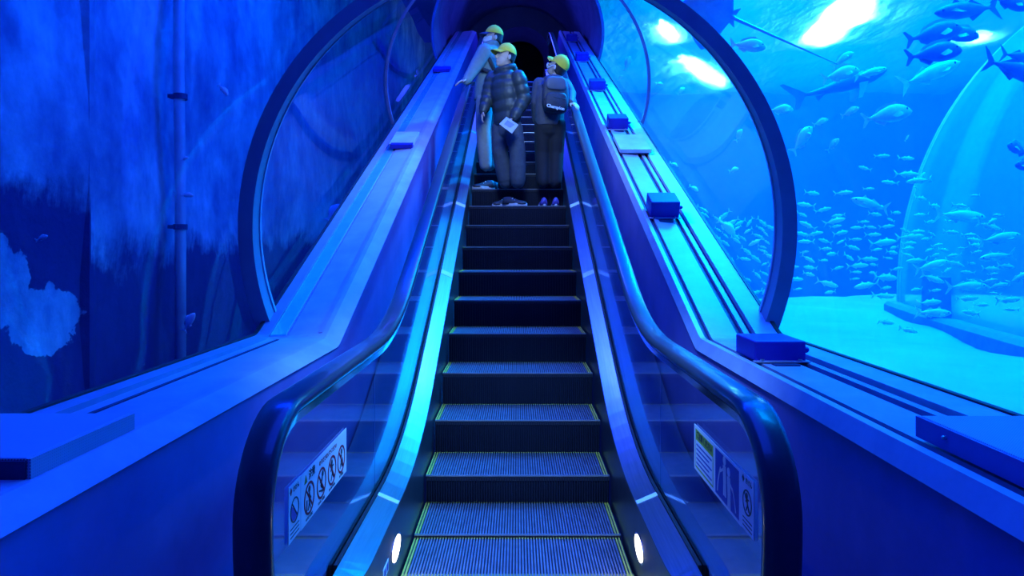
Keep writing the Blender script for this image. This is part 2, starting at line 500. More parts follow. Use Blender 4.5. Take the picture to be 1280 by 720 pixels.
cp.build('comb_plate', mat('comb_plate', (.55, .5, .12), .4, .3), esc)

dl = [2.0 + .05 * i for i in range(8)] + [2.4 + .12 * i for i in range(25)] + [5.5 + .5 * i for i in range(14)] + [12.2, 12.35, 12.5, 12.65, 12.8, 13.3]
def xin(d):
    return .512 if d >= 2.35 else .512 + .088 * (1 - sqrt(max(0, 1 - ((2.35 - d) / .35) ** 2)))
def strip(name, m, fn, side, ds, smooth=False):
    """sweep a closed (X, z) section fn(d) along d"""
    rings = [[Vector((side * X, d, zz)) for X, zz in fn(d)] for d in ds]
    if side < 0: rings = [list(reversed(r)) for r in rings]
    return MB().quadgrid(rings, True, True).build(name, m, esc, smooth=smooth)
def stepz(d):
    pts = [(2.0, 0)] + noses
    for (a, za), (b, zb) in zip(pts, pts[1:]):
        if a <= d <= b: return za + (zb - za) * (d - a) / (b - a)
    return pts[-1][1]
# newel outline in the (d, z) plane: handrail centre line
NC, NZ, NR = 1.790, .757, .235
def rail_path():
    p = [(2.16, .262), (2.05, .258), (1.92, .257)]
    for k in range(0, 13):
        a = -pi / 2 - (pi / 2) * k / 12
        p.append((NC + NR * cos(a), NZ + .5 * sin(a)))
    for k in range(1, 13):
        a = pi - (pi / 2) * k / 12
        p.append((NC + NR * cos(a), NZ + (railz(NC) - .02 - NZ) * sin(a)))
    d = NC + .12
    while d < 13.6:
        p.append((d, railz(d) - .02)); d += .10 if d < 4 else .4
    return p
RP = rail_path()
def sweep_path(path, sec, X):
    rings = []
    for i, (d, z_) in enumerate(path):
        a, b = path[max(i - 1, 0)], path[min(i + 1, len(path) - 1)]
        t = Vector((b[0] - a[0], b[1] - a[1])).normalized(); n = (-t.y, t.x)
        rings.append([Vector((X + x, d + n[0] * q, z_ + n[1] * q)) for x, q in sec])
    return MB().quadgrid(rings, True, True)
SEC = [(.045, -.012), (.046, .002), (.041, .014), (.028, .0195), (0, .021), (-.028, .0195), (-.041, .014), (-.046, .002), (-.045, -.012), (-.036, -.02), (-.03, -.014), (.03, -.014), (.036, -.02)]
GSEC = [(.030, -.05), (.0385, -.0205), (-.0385, -.0205), (-.030, -.05)]
XR = .625
GL = .622
for s in (-1, 1):
    hr = sweep_path(RP, SEC, s * XR).build('handrail', m_rubber, esc, smooth=True)
    sweep_path(RP[3:], GSEC, s * XR).build('handrail_guide', m_guide, hr)
    # glass: one pane per bay between the joints of the deck
    joints = [1.56, 2.85, 5.2, 6.45, 8.6, 10.8, 13.2]
    for a, b in zip(joints, joints[1:]):
        ds = [a + .005 + (b - a - .01) * k / 24 for k in range(25)]
        rings = []
        for d in ds:
            if d < NC:
                q = sqrt(max(0, 1 - ((NC - d) / (NR - .02)) ** 2))
                up = NZ + (railz(NC) - .06 - NZ) * q; lo = NZ - .46 * q
            else:
                up = railz(d) - .06; lo = .297 if d < 2.2 else deckz(d) - .03
            if d >= NC and d < 2.3: lo = .297
            rings.append([Vector((s * GL - .005, d, lo)), Vector((s * GL + .005, d, lo)), Vector((s * GL + .005, d, up)), Vector((s * GL - .005, d, up))])
        MB().quadgrid(rings, True, True).build('glass_panel', GLS, esc)
    # inner deck, gasket, outer deck
    dk = strip('inner_deck', m_steel, lambda d: [(xin(d), deckz(d) - .012), (.601, deckz(d) + .026), (.601, deckz(d) - .05), (xin(d), deckz(d) - .05)], s, dl)
    strip('glass_gasket', m_gasket, lambda d: [(.602, deckz(d) + .034), (.614, deckz(d) + .034), (.614, deckz(d) - .05), (.602, deckz(d) - .05)], s, [x for x in dl if x >= 2.2])
    strip('glass_gasket', m_gasket, lambda d: [(.630, deckz(d) + .034), (.638, deckz(d) + .034), (.638, deckz(d) - .05), (.630, deckz(d) - .05)], s, [x for x in dl if x >= 2.2])
    strip('outer_deck', mat('deck_paint', (.16, .16, .22), .45, .2), lambda d: [(.639, deckz(d) + .002), (.66, deckz(d) - .08), (.903, deckz(d) - .08), (.903, deckz(d) - .15), (.639, deckz(d) - .15)], s, [x for x in dl if x >= 2.2])
    strip('skirt_panel', m_skirt, lambda d: [(xin(d) - .002, deckz(d) - .014), (xin(d) + .004, deckz(d) - .014), (xin(d) + .004, stepz(d) - .3), (xin(d) - .002, stepz(d) - .3)], s, dl)
    # front of the newel base
    MB().box(min(s * .60, s * .90), max(s * .60, s * .90), 2.17, 2.2, 0, .22).build('newel_base', m_skirt, esc, bevel=.02)
    # joint strips across the deck
    for d in (2.85, 5.2, 6.45, 8.6):
        w = .018 if d < 4 else .03
        rings = [[Vector((s * .513, q, deckz(q) - .010)), Vector((s * .601, q, deckz(q) + .028)), Vector((s * .601, q, deckz(q) + .0255)), Vector((s * .513, q, deckz(q) - .0125))] for q in (d - w, d + w)]
        j = MB().quadgrid(rings, True, True).build('joint_strip', m_white, esc); j['label'] = 'pale strip over a joint of the deck'
    # oval skirt light
    zc, dc = .147, 2.77
    poly = [(s * .5105, dc + .088 * cos(2 * pi * k / 28), zc + .046 * sin(2 * pi * k / 28)) for k in range(28)]
    lb = MB().prism(poly, (-s * .004, 0, 0)).build('skirt_light', emit('skirt_lamp', (1., .95, .9), 8.), esc)
    lb['label'] = 'glowing white oval light in the skirt'
    poly = [(s * .5105, dc + .098 * cos(2 * pi * k / 28), zc + .054 * sin(2 * pi * k / 28)) for k in range(28)]
    MB().prism(poly, (-s * .0025, 0, 0)).build('light_bezel', m_chrome, lb)
# small maker's plate on the left skirt
mp_ = MB().box(-.5100, -.508, 2.50, 2.60, .14, .185).build('maker_plate', m_signboard, esc)
MB().box(-.5082, -.5072, 2.515, 2.545, .148, .178).build('printed_mark', m_bluep, mp_)
MB().box(-.5082, -.5072, 2.56, 2.59, .148, .178).build('printed_mark', m_bluep, mp_)
MB().box(-.5100, -.508, 2.50, 2.53, .10, .132).build('maker_plate', m_signboard, esc)

# ================================================================== SIGNS ON THE GLASS
def sign_frame(side):
    """local x = along the glass as read, y = up, z = toward the steps"""
    if side < 0: # left glass: read with d growing to the right
        return Matrix(((0, 0, 1, 0), (1, 0, 0, 0), (0, 1, 0, 0), (0, 0, 0, 1)))
    return Matrix(((0, 0, -1, 0), (-1, 0, 0, 0), (0, 1, 0, 0), (0, 0, 0, 1)))
def plate(x0, x1, y0, y1, z0, z1): return MB().box(x0, x1, y0, y1, z0, z1)
def ringpoly(cx, cy, r0, r1, z0, z1, n=32):
    rings = []
    for k in range(n + 1):
        a = 2 * pi * k / n; c, q = cos(a), sin(a)
        rings.append([Vector((cx + r * c, cy + r * q, zz)) for r, zz in ((r0, z0), (r1, z0), (r1, z1), (r0, z1))])
    return MB().quadgrid(rings, True)
def bar(mb, ax, ay, bx, by, w, z0, z1):
    d = Vector((bx - ax, by - ay)).normalized(); n = Vector((-d.y, d.x)) * w / 2
    mb.prism([(ax + n.x, ay + n.y, z0), (ax - n.x, ay - n.y, z0), (bx - n.x, by - n.y, z0), (bx + n.x, by + n.y, z0)], (0, 0, z1 - z0))
    return mb
def sgn(o_mb, name, m, parent, Mx):
    o = o_mb.build(name, m, parent); o.data.transform(Mx); return o
# left sign
ls = thing('warning_sign', 'white warning sign with four red prohibition circles on the glass', 'sign', (-.613, 0, 0))
ML = Matrix.Translation((0, 1.862, .612)) @ sign_frame(-1)
WS, HS = .495, .155
sgn(plate(0, WS, 0, HS, 0, .0016), 'sign_board', m_signboard, ls, ML)
t0 = .0017
def figure(mb, cx, cy, s, pose):
    mb.prism([(cx + (-.02 + .0) * 0 + .012 * s * cos(2 * pi * k / 10) + pose[0] * s, cy + .03 * s + .012 * s * sin(2 * pi * k / 10), t0) for k in range(10)], (0, 0, .0006))
    for a, b, w in pose[1]:
        bar(mb, cx + a[0] * s, cy + a[1] * s, cx + b[0] * s, cy + b[1] * s, w * s, t0, t0 + .0006)
poses = [
    (.0, [((0, .018), (.0, -.012), .014), ((0, -.012), (-.012, -.04), .008), ((0, -.012), (.012, -.04), .008), ((0, .012), (.018, -.006), .006), ((-.026, .0), (-.026, -.038), .01)]),
    (.014, [((.01, .02), (-.008, -.01), .013), ((-.008, -.01), (.012, -.018), .008), ((.012, -.018), (.008, -.038), .008), ((.006, .012), (-.018, .006), .006), ((-.03, -.02), (.028, -.036), .006)]),
    (-.004, [((-.002, .02), (.004, -.01), .014), ((.004, -.01), (-.014, -.038), .008), ((.004, -.01), (.02, -.034), .008), ((0, .014), (.022, .016), .006), ((0, .012), (-.02, .0), .006)]),
    (.004, [((.002, .018), (-.002, -.012), .014), ((-.002, -.012), (-.02, -.034), .008), ((-.002, -.012), (.016, -.036), .008), ((0, .014), (-.02, .02), .006), ((.02, .0), (.024, -.036), .008)]),
]
for k, cx in enumerate((.075, .195, .312, .425)):
    ps = sgn(ringpoly(cx, .066, .0405, .0475, t0 - .0004, t0 + .001), 'prohibition_circle', m_red, ls, ML)
    sgn(bar(MB(), cx - .029, .066 + .031, cx + .029, .066 - .031, .006, t0 - .0002, t0 + .0012), 'slash', m_red, ps, ML)
    fm = MB(); figure(fm, cx, .066, .85, poses[k])
    sgn(fm, 'pictogram', m_black, ps, ML)
sgn(MB().prism([(.03, .119, t0 - .0003), (.056, .119, t0 - .0003), (.043, .143, t0 - .0003)], (0, 0, .001)), 'caution_triangle', mat('olive_print', (.25, .30, .02), .5), ls, ML)
def txt(body, size, x, y, m, parent, Mx, bold=.0004): return text_mesh(body, size, 'lettering', m, parent, parent_matrix(parent) @ Mx @ Matrix.Translation((x, y, t0 - .0003)), .0008, bold)
txt('注意', .030, .10, .131, m_black, ls, ML, .0008)
txt('のりださないでください', .018, .27, .131, m_red, ls, ML, .0003)
for cx, t in ((.075, 'のりだし禁止'), (.195, 'すわりこみ禁止'), (.312, 'かけあがり禁止'), (.425, 'あそび禁止')):
    txt(t, .0105, cx, .011, m_black, ls, ML, .0001)
l2 = thing('notice_sticker', 'narrow white notice sticker with one dark circle, joining the red-circle sign', 'sticker', (-.613, 0, 0))
ML2 = Matrix.Translation((0, 1.762, .612)) @ sign_frame(-1)
sgn(plate(0, .097, .004, .158, 0, .0016), 'sign_board', m_signboard, l2, ML2)
sgn(ringpoly(.048, .082, .030, .034, t0 - .0004, t0 + .001), 'prohibition_circle', m_black, l2, ML2)
sgn(MB().prism([(.048 + .029 * cos(2 * pi * k / 20 + .8 * pi), .082 + .029 * sin(2 * pi * k / 20 + .8 * pi), t0 - .0004) for k in range(11)], (0, 0, .0006)), 'pictogram', mat('mauve_print', (.12, .13, .5), .5), l2, ML2)
sgn(bar(MB(), .048 - .021, .082 + .023, .048 + .021, .082 - .023, .004, t0 - .0002, t0 + .0012), 'slash', m_black, l2, ML2)
sgn(MB().prism([(.018 + .009 * cos(2 * pi * k / 4), .141 + .011 * sin(2 * pi * k / 4), t0 - .0003) for k in range(4)], (0, 0, .0008)), 'logo', m_red, l2, ML2)
txt('きけん', .017, .06, .140, m_black, l2, ML2, .0003)
for q in range(3):
    sgn(plate(.014, .084, .014 + .011 * q, .017 + .011 * q, t0 - .0004, t0 + .0004), 'printed_line', m_black, l2, ML2)
# right sign
rs = thing('instruction_sign', 'white sign with green-headed text and blue handrail pictogram on the glass', 'sign', (.613, 0, 0))
MR = Matrix.Translation((0, 2.285, .648)) @ sign_frame(1)
sgn(plate(0, .478, 0, .154, 0, .0016), 'sign_board', m_signboard, rs, MR)
tp = sgn(plate(.018, .222, .012, .142, t0 - .0004, t0 + .0003), 'text_panel', m_greenp, rs, MR)
sgn(plate(.023, .217, .018, .106, t0, t0 + .0006), 'panel_ground', m_signboard, tp, MR)
txt('ご注意ください', .026, .12, .125, m_black, rs, Matrix.Translation((0, 0, 0)) @ MR @ Matrix.Translation((0, 0, .0004)), .0006)
for q in range(5):
    sgn(plate(.032, .208 - .03 * (q % 2), .028 + .0155 * q, .033 + .0155 * q, t0, t0 + .001), 'printed_line', m_bluep, tp, MR)
bp_ = sgn(plate(.246, .462, .010, .146, t0 - .0004, t0 + .0004), 'blue_panel', m_bluep, rs, MR)
fm = MB()
for cx, cy, s in ((.335, .085, 1.15), (.375, .065, 1.15)):
    fm.prism([(cx + .012 * s * cos(2 * pi * k / 14), cy + .042 * s + .012 * s * sin(2 * pi * k / 14), t0) for k in range(14)], (0, 0, .0009))
    bar(fm, cx, cy + .03 * s, cx + .004, cy - .012 * s, .024 * s, t0, t0 + .0009)
    bar(fm, cx - .003, cy - .01 * s, cx - .004, cy - .048 * s, .011 * s, t0, t0 + .0009)
    bar(fm, cx + .01, cy - .01 * s, cx + .012, cy - .048 * s, .011 * s, t0, t0 + .0009)
bar(fm, .33, .108, .29, .088, .008, t0, t0 + .0009); bar(fm, .378, .09, .412, .07, .008, t0, t0 + .0009)
for q in range(8):
    a, b = q / 8, (q + 1) / 8
    f1 = lambda t: (.268 + .03 * t, .022 + .08 * t ** .6)
    f2 = lambda t: (.405 + .032 * t, .078 - .058 * t ** 1.5)
    bar(fm, *f1(a), *f1(b), .007, t0, t0 + .0009); bar(fm, *f2(a), *f2(b), .007, t0, t0 + .0009)
sgn(fm, 'pictogram', m_white, bp_, MR)
r2 = thing('notice_sticker', 'narrow white notice sticker beside the blue handrail pictogram', 'sticker', (.613, 0, 0))
MR2 = Matrix.Translation((0, 1.806, .648)) @ sign_frame(1)
sgn(plate(0, .098, .004, .158, 0, .0016), 'sign_board', m_signboard, r2, MR2)
sgn(ringpoly(.049, .085, .030, .034, t0 - .0004, t0 + .001), 'prohibition_circle', m_black, r2, MR2)
sgn(bar(MB(), .049 - .021, .085 + .023, .049 + .021, .085 - .023, .004, t0 - .0002, t0 + .0012), 'slash', m_black, r2, MR2)
fm = MB(); figure(fm, .049, .085, .62, poses[2]); sgn(fm, 'pictogram', m_black, r2, MR2)
sgn(MB().prism([(.018 + .009 * cos(2 * pi * k / 4), .141 + .011 * sin(2 * pi * k / 4), t0 - .0003) for k in range(4)], (0, 0, .0008)), 'logo', m_black, r2, MR2)
txt('きけん', .017, .06, .140, m_black, r2, MR2, .0003)
for q in range(3):
    sgn(plate(.014, .084, .014 + .011 * q, .017 + .011 * q, t0 - .0004, t0 + .0004), 'printed_line', m_black, r2, MR2)

# ================================================================== FITTINGS ON THE LEDGES
def slope_at(d): return .465 if 3.4 < d < 14.6 else 0.
def cover_box(d, label, L=.24, H=.085):
    """box sitting over the track panel of the right-hand ledge"""
    sl = math.atan(slope_at(d + L / 2))
    zc = ledgez(d, 1.07) - .004
    t = thing('cover_box', label, 'box', (0, d, zc), group='cover boxes along the ledge')
    b = MB().box(.975, 1.185, 0, L, 0, H).build('housing', m_box, t, bevel=.006)
    MB().box(.965, 1.195, -.022, 0., .001, .006).build('flange', m_lip, t)
    for x in (1.0, 1.155):
        MB().prism([(x + .009 * cos(2 * pi * k / 8), -.013 + .009 * sin(2 * pi * k / 8), .006) for k in range(8)], (0, 0, .007)).build('bolt', m_tab, t)
    kn = MB().loft([(1.183, .05, H * .5), (1.206, .05, H * .5)], [.013, .013], seg=10)
    kn.build('knob', m_box, t)
    MB().box(1.03, 1.13, -.075, -.03, -.004, .0008).build('slot', m_groove, t)
    t.rotation_euler = (sl, 0, 0)
    return t
cover_box(2.71, 'dark blue cover box on the level ledge at the foot of the arch ring', .24, .085)
for i, (d, lab) in enumerate(((4.85, 'dark cover box on the sloping ledge, first one above the arch ring'),
                              (7.08, 'dark cover box on the sloping ledge, just above the bridging plate'),
                              (8.9, 'dark cover box on the sloping ledge, second one above the bridging plate'),
                              (11.0, 'dark cover box on the sloping ledge, second one from the top'),
                              (13.1, 'dark cover box at the top end of the sloping ledge'))):
    cover_box(d, lab, .2, .125)
def bridging(d, L, x0, x1, H, side, label):
    t = thing('bridging_plate', label, 'plate', (0, d, ledgez(d, 1.1) - .0), (math.atan(.465), 0, 0))
    a, b = sorted((side * x0, side * x1))
    MB().box(a, b, 0, L, .012, H).build('plate', m_slab if side > 0 else m_ledge, t, bevel=.003)
    MB().box(a + .02, b - .02, .004, L - .01, .0, .012).build('foot', m_groove, t)
    return t
bridging(6.27, .52, .972, 1.27, .05, 1, 'pale flat plate bridging the tracks of the sloping right ledge')
lp = thing('bridging_plate', 'pale plate with a dark slot across the left sloping ledge', 'plate', (0, 6.42, ledgez(6.42, 1.1)), (math.atan(.465), 0, 0))
MB().box(-1.26, -1.02, .06, .50, .0065, .04).build('plate', m_slab, lp, bevel=.003)
MB().box(-1.235, -1.02, 0, .058, .0065, .05).build('slot', m_box, lp)
lq = thing('bridging_plate', 'small dark plate near the top of the left ledge', 'plate', (0, 10.1, ledgez(10.1, 1.1)), (math.atan(.465), 0, 0))
MB().box(-1.30, -1.04, 0, .25, .0065, .05).build('plate', m_box, lq, bevel=.003)
MB().box(-1.28, -1.05, .255, .34, .0065, .03).build('foot', m_ledge, lq)

def perforated():
    m, nt, out = nodes('perforated_metal')
    b = N(nt, 'ShaderNodeBsdfPrincipled', i_Roughness=.5, i_Metallic=.0)
    L = nt.links.new
    tc = N(nt, 'ShaderNodeTexCoord'); mp = N(nt, 'ShaderNodeMapping'); mp.inputs['Scale'].default_value = (160, 160, 160)
    L(tc.outputs['Object'], mp.inputs['Vector'])
    v = N(nt, 'ShaderNodeTexVoronoi', feature='F1', i_Scale=1., i_Randomness=0.)
    L(mp.outputs[0], v.inputs['Vector'])
    L(ramp(nt, v.outputs['Distance'], [(.24, (.16, .16, .22)), (.36, (.42, .42, .54))]), b.inputs['Base Color'])
    L(b.outputs[0], out.inputs['Surface'])
    return m
m_perf = perforated()
vc = thing('vent_cover', 'long perforated vent cover on the bright ledge next to the sand', 'vent cover', (0, .55, .951))
MB().box(1.0, 1.358, 0, 1.09, 0, .045).build('perforated_lid', m_perf, vc, bevel=.004)
MB().box(.992, 1.0, 0, 1.095, -.008, .043).build('side_panel', m_parapet, vc)
for y in (.25, .98):
    MB().loft([(.993, y, .022), (.987, y, .022)], [.005, .005], seg=8).build('screw', m_tab, vc)
vl = thing('vent_cover', 'short perforated vent cover on the ledge below the stained wall', 'vent cover', (0, 1.345, .9505))
MB().box(-1.358, -1.0, 0, .36, 0, .035).build('perforated_lid', m_perf, vl, bevel=.004)
MB().box(-1.0, -.992, .0, .365, -.008, .033).build('side_panel', m_perf, vl)
MB().box(-1.35, -1.0, -.006, -.001, -.008, .03).build('end_panel', m_groove, vl)

# ================================================================== LEFT TANK: pipe
pp = thing('drain_pipe', 'tall vertical pipe clamped to the stained tank wall', 'pipe', (-3.78, 7.4, -.95))
MB().loft([(0, 0, 0), (.0, 0, 2.9), (-.02, 0, 4.4), (.0, 0, 9.5)], [.058] * 4, seg=20, round_ends=False).build('pipe', mat('pipe_paint', (.55, .6, .62), .6, c2=(.42, .47, .5), scale=4), pp, smooth=True)
for z_ in (2.57, 4.0 + .03, 6.4):
    c = MB().loft([(0, 0, z_ - .03), (0, 0, z_ + .03)], [.074, .074], seg=20, round_ends=False).build('clamp', m_groove, pp)
    MB().box(-.12, -.05, -.05, .05, z_ - .02, z_ + .02).build('bracket', m_groove, c)

# ================================================================== RIGHT TANK: second tunnel and kerb
def shell_mat():
    m, nt, out = nodes('pale_acrylic')
    t = N(nt, 'ShaderNodeBsdfTransparent', i_Color=(.8, .97, 1, 1)); d_ = N(nt, 'ShaderNodeBsdfDiffuse', i_Color=(.75, .85, .9, 1))
    mx = N(nt, 'ShaderNodeMixShader'); mx.inputs[0].default_value = .3
    nt.links.new(t.outputs[0], mx.inputs[1]); nt.links.new(d_.outputs[0], mx.inputs[2]); nt.links.new(mx.outputs[0], out.inputs['Surface'])
    return m
m_shell = shell_mat()
def kx(y): return 4.90 + (y - 6.2) * .262 + .012 * (y - 8.6) ** 2
at = thing('acrylic_tunnel', 'pale leaning acrylic tunnel rising from a kerb on the sand', 'tunnel', (0, 0, 0))
def tunnel_ring(y, h=6.3, R=6.0, n=18):
    return [Vector((kx(y) + .12 + R * (1 - cos(a)), y + .25 * sin(a), .45 + R * sin(a))) for a in [k / n * 1.15 for k in range(n + 1)]]
ys = [3.2 + .65 * k for k in range(13)]
MB().quadgrid([tunnel_ring(y) for y in ys], False).build('shell', m_shell, at, smooth=True)
m_rib = mat('pale_rib', (.55, .68, .74), .6)
def rib(y, w, t):
    A, B = tunnel_ring(y - w / 2), tunnel_ring(y + w / 2)
    rings = [[a, b, b + Vector((t, 0, -t)), a + Vector((t, 0, -t))] for a, b in zip(A, B)]
    return MB().quadgrid(rings, True, True)
rib(11.0, .25, .08).build('end_rib', m_rib, at)
rib(8.9, .9, .05).build('joint_rib', m_shell, at)
kb = []
for k in range(14):
    y = 2.6 + .66 * k
    kb.append([Vector((kx(y) + q, y, z_)) for q, z_ in ((-.08, .2), (-.08, .42), (-.02, .47), (.42, .47), (.42, .2))])
MB().quadgrid(kb, True, True).build('kerb', mat('kerb_stone', (.26, .32, .36), .8), at)
kp = MB().box(kx(8.75) - .06, kx(8.75) + .05, 8.55, 9.0, .47, 1.0).build('post', mat('kerb_stone', (.26, .32, .36), .8), at)

# lamps above the water
def lamp_patch(c, rx, ry, ang, label, s=60., n=40, seed=1):
    r_ = random.Random(seed)
    pts = []
    for k in range(n):
        a = 2 * pi * k / n
        q = 1 + .10 * r_.uniform(-1, 1) + .08 * sin(5 * a + seed)
        x, y = rx * q * cos(a), ry * q * sin(a)
        pts.append((x * cos(ang) - y * sin(ang), x * sin(ang) + y * cos(ang), 0))
    o = thing('flood_light', label, 'light', c)
    MB().prism(pts, (0, 0, .05)).build('lens', emit('flood_lamp', (.75, .97, 1.), s), o)
    MB().prism([(p[0] * 1.02, p[1] * 1.02, .055) for p in pts], (0, 0, .12)).build('housing', m_box, o)
    return o
lamp_patch((9.25, 19.0, 7.9), .62, 2.2, -.155, 'large white flood light glaring through the rippled water surface', seed=2)
lamp_patch((7.0, 24.7, 7.9), .36, 2.4, -.58, 'white flood light seen through the tunnel acrylic beside the ring', seed=5)
lamp_patch((4.55, 19.9, 7.9), .16, .9, -.5, 'small white flood light seen through the tunnel acrylic, nearer the roof', seed=9)
lamp_patch((14.2, 20.4, 7.9), .42, .3, .3, 'tiny white flood light shining past the big fish near the corner', seed=4)
# ================================================================== PEOPLE
def basis(f, up=(0, 0, 1)):
    f = Vector(f).normalized(); u = Vector(up); u = (u - f * u.dot(f)).normalized(); s = u.cross(f)
    M = Matrix((f, s, u)).transposed()
    return f, s, u, M
m_skin = mat('skin', (.62, .45, .36), .55, c2=(.58, .41, .33), scale=20)
m_hair = mat('black_hair', (.012, .011, .012), .5, bump=.4, bscale=150)
m_eye = mat('eye_white', (.8, .8, .8), .3); m_iris = mat('iris_dark', (.02, .015, .012), .2)
m_cap = mat('yellow_cap_cloth', (.86, .74, .05), .75, c2=(.80, .66, .04), scale=30)
m_shoe_sole = mat('white_sole', (.85, .86, .88), .5)

def head(mb, c, f, u, k=1.):
    f, s, u, M = basis(f, u)
    at = lambda a, b, e: Vector(c) + (f * a + s * b + u * e) * k
    mb.ball(at(-.005, 0, .022), Vector((.098, .078, .108)) * k, M, 20, 14)
    mb.ball(at(.026, 0, -.04), Vector((.068, .060, .085)) * k, M)
    mb.ball(at(.058, 0, -.098), Vector((.028, .030, .024)) * k, M)
    mb.loft([at(.088, 0, .012), at(.104, 0, -.016), at(.110, 0, -.034)], [.008 * k, .011 * k, .015 * k], seg=10)
    mb.ball(at(.088, 0, -.066), Vector((.012, .024, .007)) * k, M)
    mb.ball(at(.085, 0, -.078), Vector((.012, .020, .007)) * k, M)
    for q in (-1, 1):
        mb.ball(at(-.012, q * .080, -.008), Vector((.02, .012, .033)) * k, M)
        mb.ball(at(.082, q * .03, .034), Vector((.012, .022, .008)) * k, M)
    return at, M, f, s, u
def hand(mb, wrist, d, nrm, k=1., curl=.5, thumb=1, spread=.10):
    """palm and five separate fingers; d points out of the wrist, nrm out of the palm, thumb = +1/-1 side"""
    wrist = Vector(wrist); d = Vector(d).normalized(); nrm = Vector(nrm); nrm = (nrm - d * nrm.dot(d)).normalized()
    s = d.cross(nrm) * thumb
    mb.loft([wrist - d * .01 * k, wrist + d * .03 * k, wrist + d * .075 * k], [.026 * k, .036 * k, .039 * k], [.018 * k, .016 * k, .013 * k], side=s, seg=12)
    for i, (o, L) in enumerate(((.030, .070), (.010, .080), (-.010, .075), (-.029, .058))):
        p = wrist + d * .078 * k + s * o * k
        dd = (d + s * (o * spread * 20 * .2)).normalized(); a = 0.
        pts = [p - dd * .015 * k]; r = [.0092 * k]
        for j, q in enumerate((.45, .32, .23)):
            a += curl * (.5, .75, .6)[j]
            pts.append(pts[-1] + (dd * cos(a) + nrm * sin(a)) * (L * q * k + (.015 * k if j == 0 else 0)))
            r.append((.0088, .0082, .007)[j] * k)
        mb.loft(pts, r, seg=8)
    p = wrist + d * .022 * k + s * .028 * k
    t1 = (d * .7 + s * .75 + nrm * .25).normalized(); t2 = (d + s * .3 + nrm * .5).normalized()
    mb.loft([p, p + t1 * .034 * k, p + t1 * .034 * k + t2 * .030 * k], [.013 * k, .0105 * k, .008 * k], seg=8)
def cap(person, at, M, k, brim_name='brim'):
    R = []
    for i in range(11):
        a = pi / 2 * i / 10
        R.append([at(-.002 + .110 * max(cos(a), .02) * cos(t), .092 * max(cos(a), .02) * sin(t), .045 + (.103 + .008 * sin(a)) * sin(a)) for t in [2 * pi * j / 24 for j in range(24)]])
    I = []
    for i in range(11):
        a = pi / 2 * (10 - i) / 10
        I.append([at(-.002 + .104 * max(cos(a), .02) * cos(t), .086 * max(cos(a), .02) * sin(t), .045 + .100 * sin(a)) for t in [2 * pi * j / 24 for j in range(24)]])
    mb = MB(); mb.quadgrid(R + I + [R[0]], True)
    c = W(mb, 'cap', m_cap, person, smooth=True)
    mb = MB(); rows = []
    for i in range(7):
        q = i / 6; row = []
        for j in range(13):
            t = -1.15 + 2.3 * j / 12
            x = .095 * cos(t) + .085 * q * cos(t * .75); y = .093 * sin(t) * (1 - .08 * q)
            row.append((x, y, .052 - .03 * q * q - 2.2 * y * y))
        rows.append(row)
    top = [[at(*p) for p in r] for r in rows]; bot = [[at(p[0], p[1], p[2] - .006) for p in r] for r in rows]
    n = 13
    loops = []
    for a, b in zip(top, bot): loops.append(a + list(reversed(b)))
    mb.quadgrid(loops, True, True)
    b = mb.build(brim_name, m_cap, c, smooth=True); b.matrix_parent_inverse = parent_matrix(c).inverted()
    mb = MB().ball(at(-.002, 0, .157), .009 * k, None, 8, 6)
    b = mb.build('button', m_cap, c); b.matrix_parent_inverse = parent_matrix(c).inverted()
    return c
def hair(person, at, M, k, side_drop=-.03, back_drop=-.07):
    mb = MB(); R = []
    for i in range(9):
        e = .06 - (.06 - back_drop) * i / 8
        row = []
        for j in range(19):
            t = radians(84 + (360 - 168) * j / 18)
            q = .5 - .5 * cos((j / 18) * 2 * pi)
            ee = e if e > side_drop else side_drop + (e - side_drop) * q
            shrink = 1 - .10 * (i / 8) ** 2
            row.append((cos(t) * .105 * shrink - .006, sin(t) * .086 * shrink, ee))
        R.append(row)
    outer = [[at(*p) for p in r] for r in R]; inner = [[at(p[0] * .86, p[1] * .86, p[2]) for p in r] for r in R]
    mb.quadgrid([a + list(reversed(b)) for a, b in zip(outer, inner)], True, True)
    return W(mb, 'hair', m_hair, person, smooth=True)
def eyes(person, at, M, k):
    for q in (-1, 1):
        e = W(MB().ball(at(.082, q * .031, .012), Vector((.010, .015, .009)) * k, M, 12, 8), 'eye', m_eye, person, smooth=True)
        b = MB().ball(at(.089, q * .031, .012), Vector((.005, .007, .007)) * k, M, 10, 8).build('iris', m_iris, e); b.matrix_parent_inverse = parent_matrix(e).inverted()
        W(MB().loft([at(.090, q * .018, .030), at(.088, q * .034, .036), at(.078, q * .048, .030)], [.004 * k] * 3, seg=6), 'eyebrow', m_hair, person)
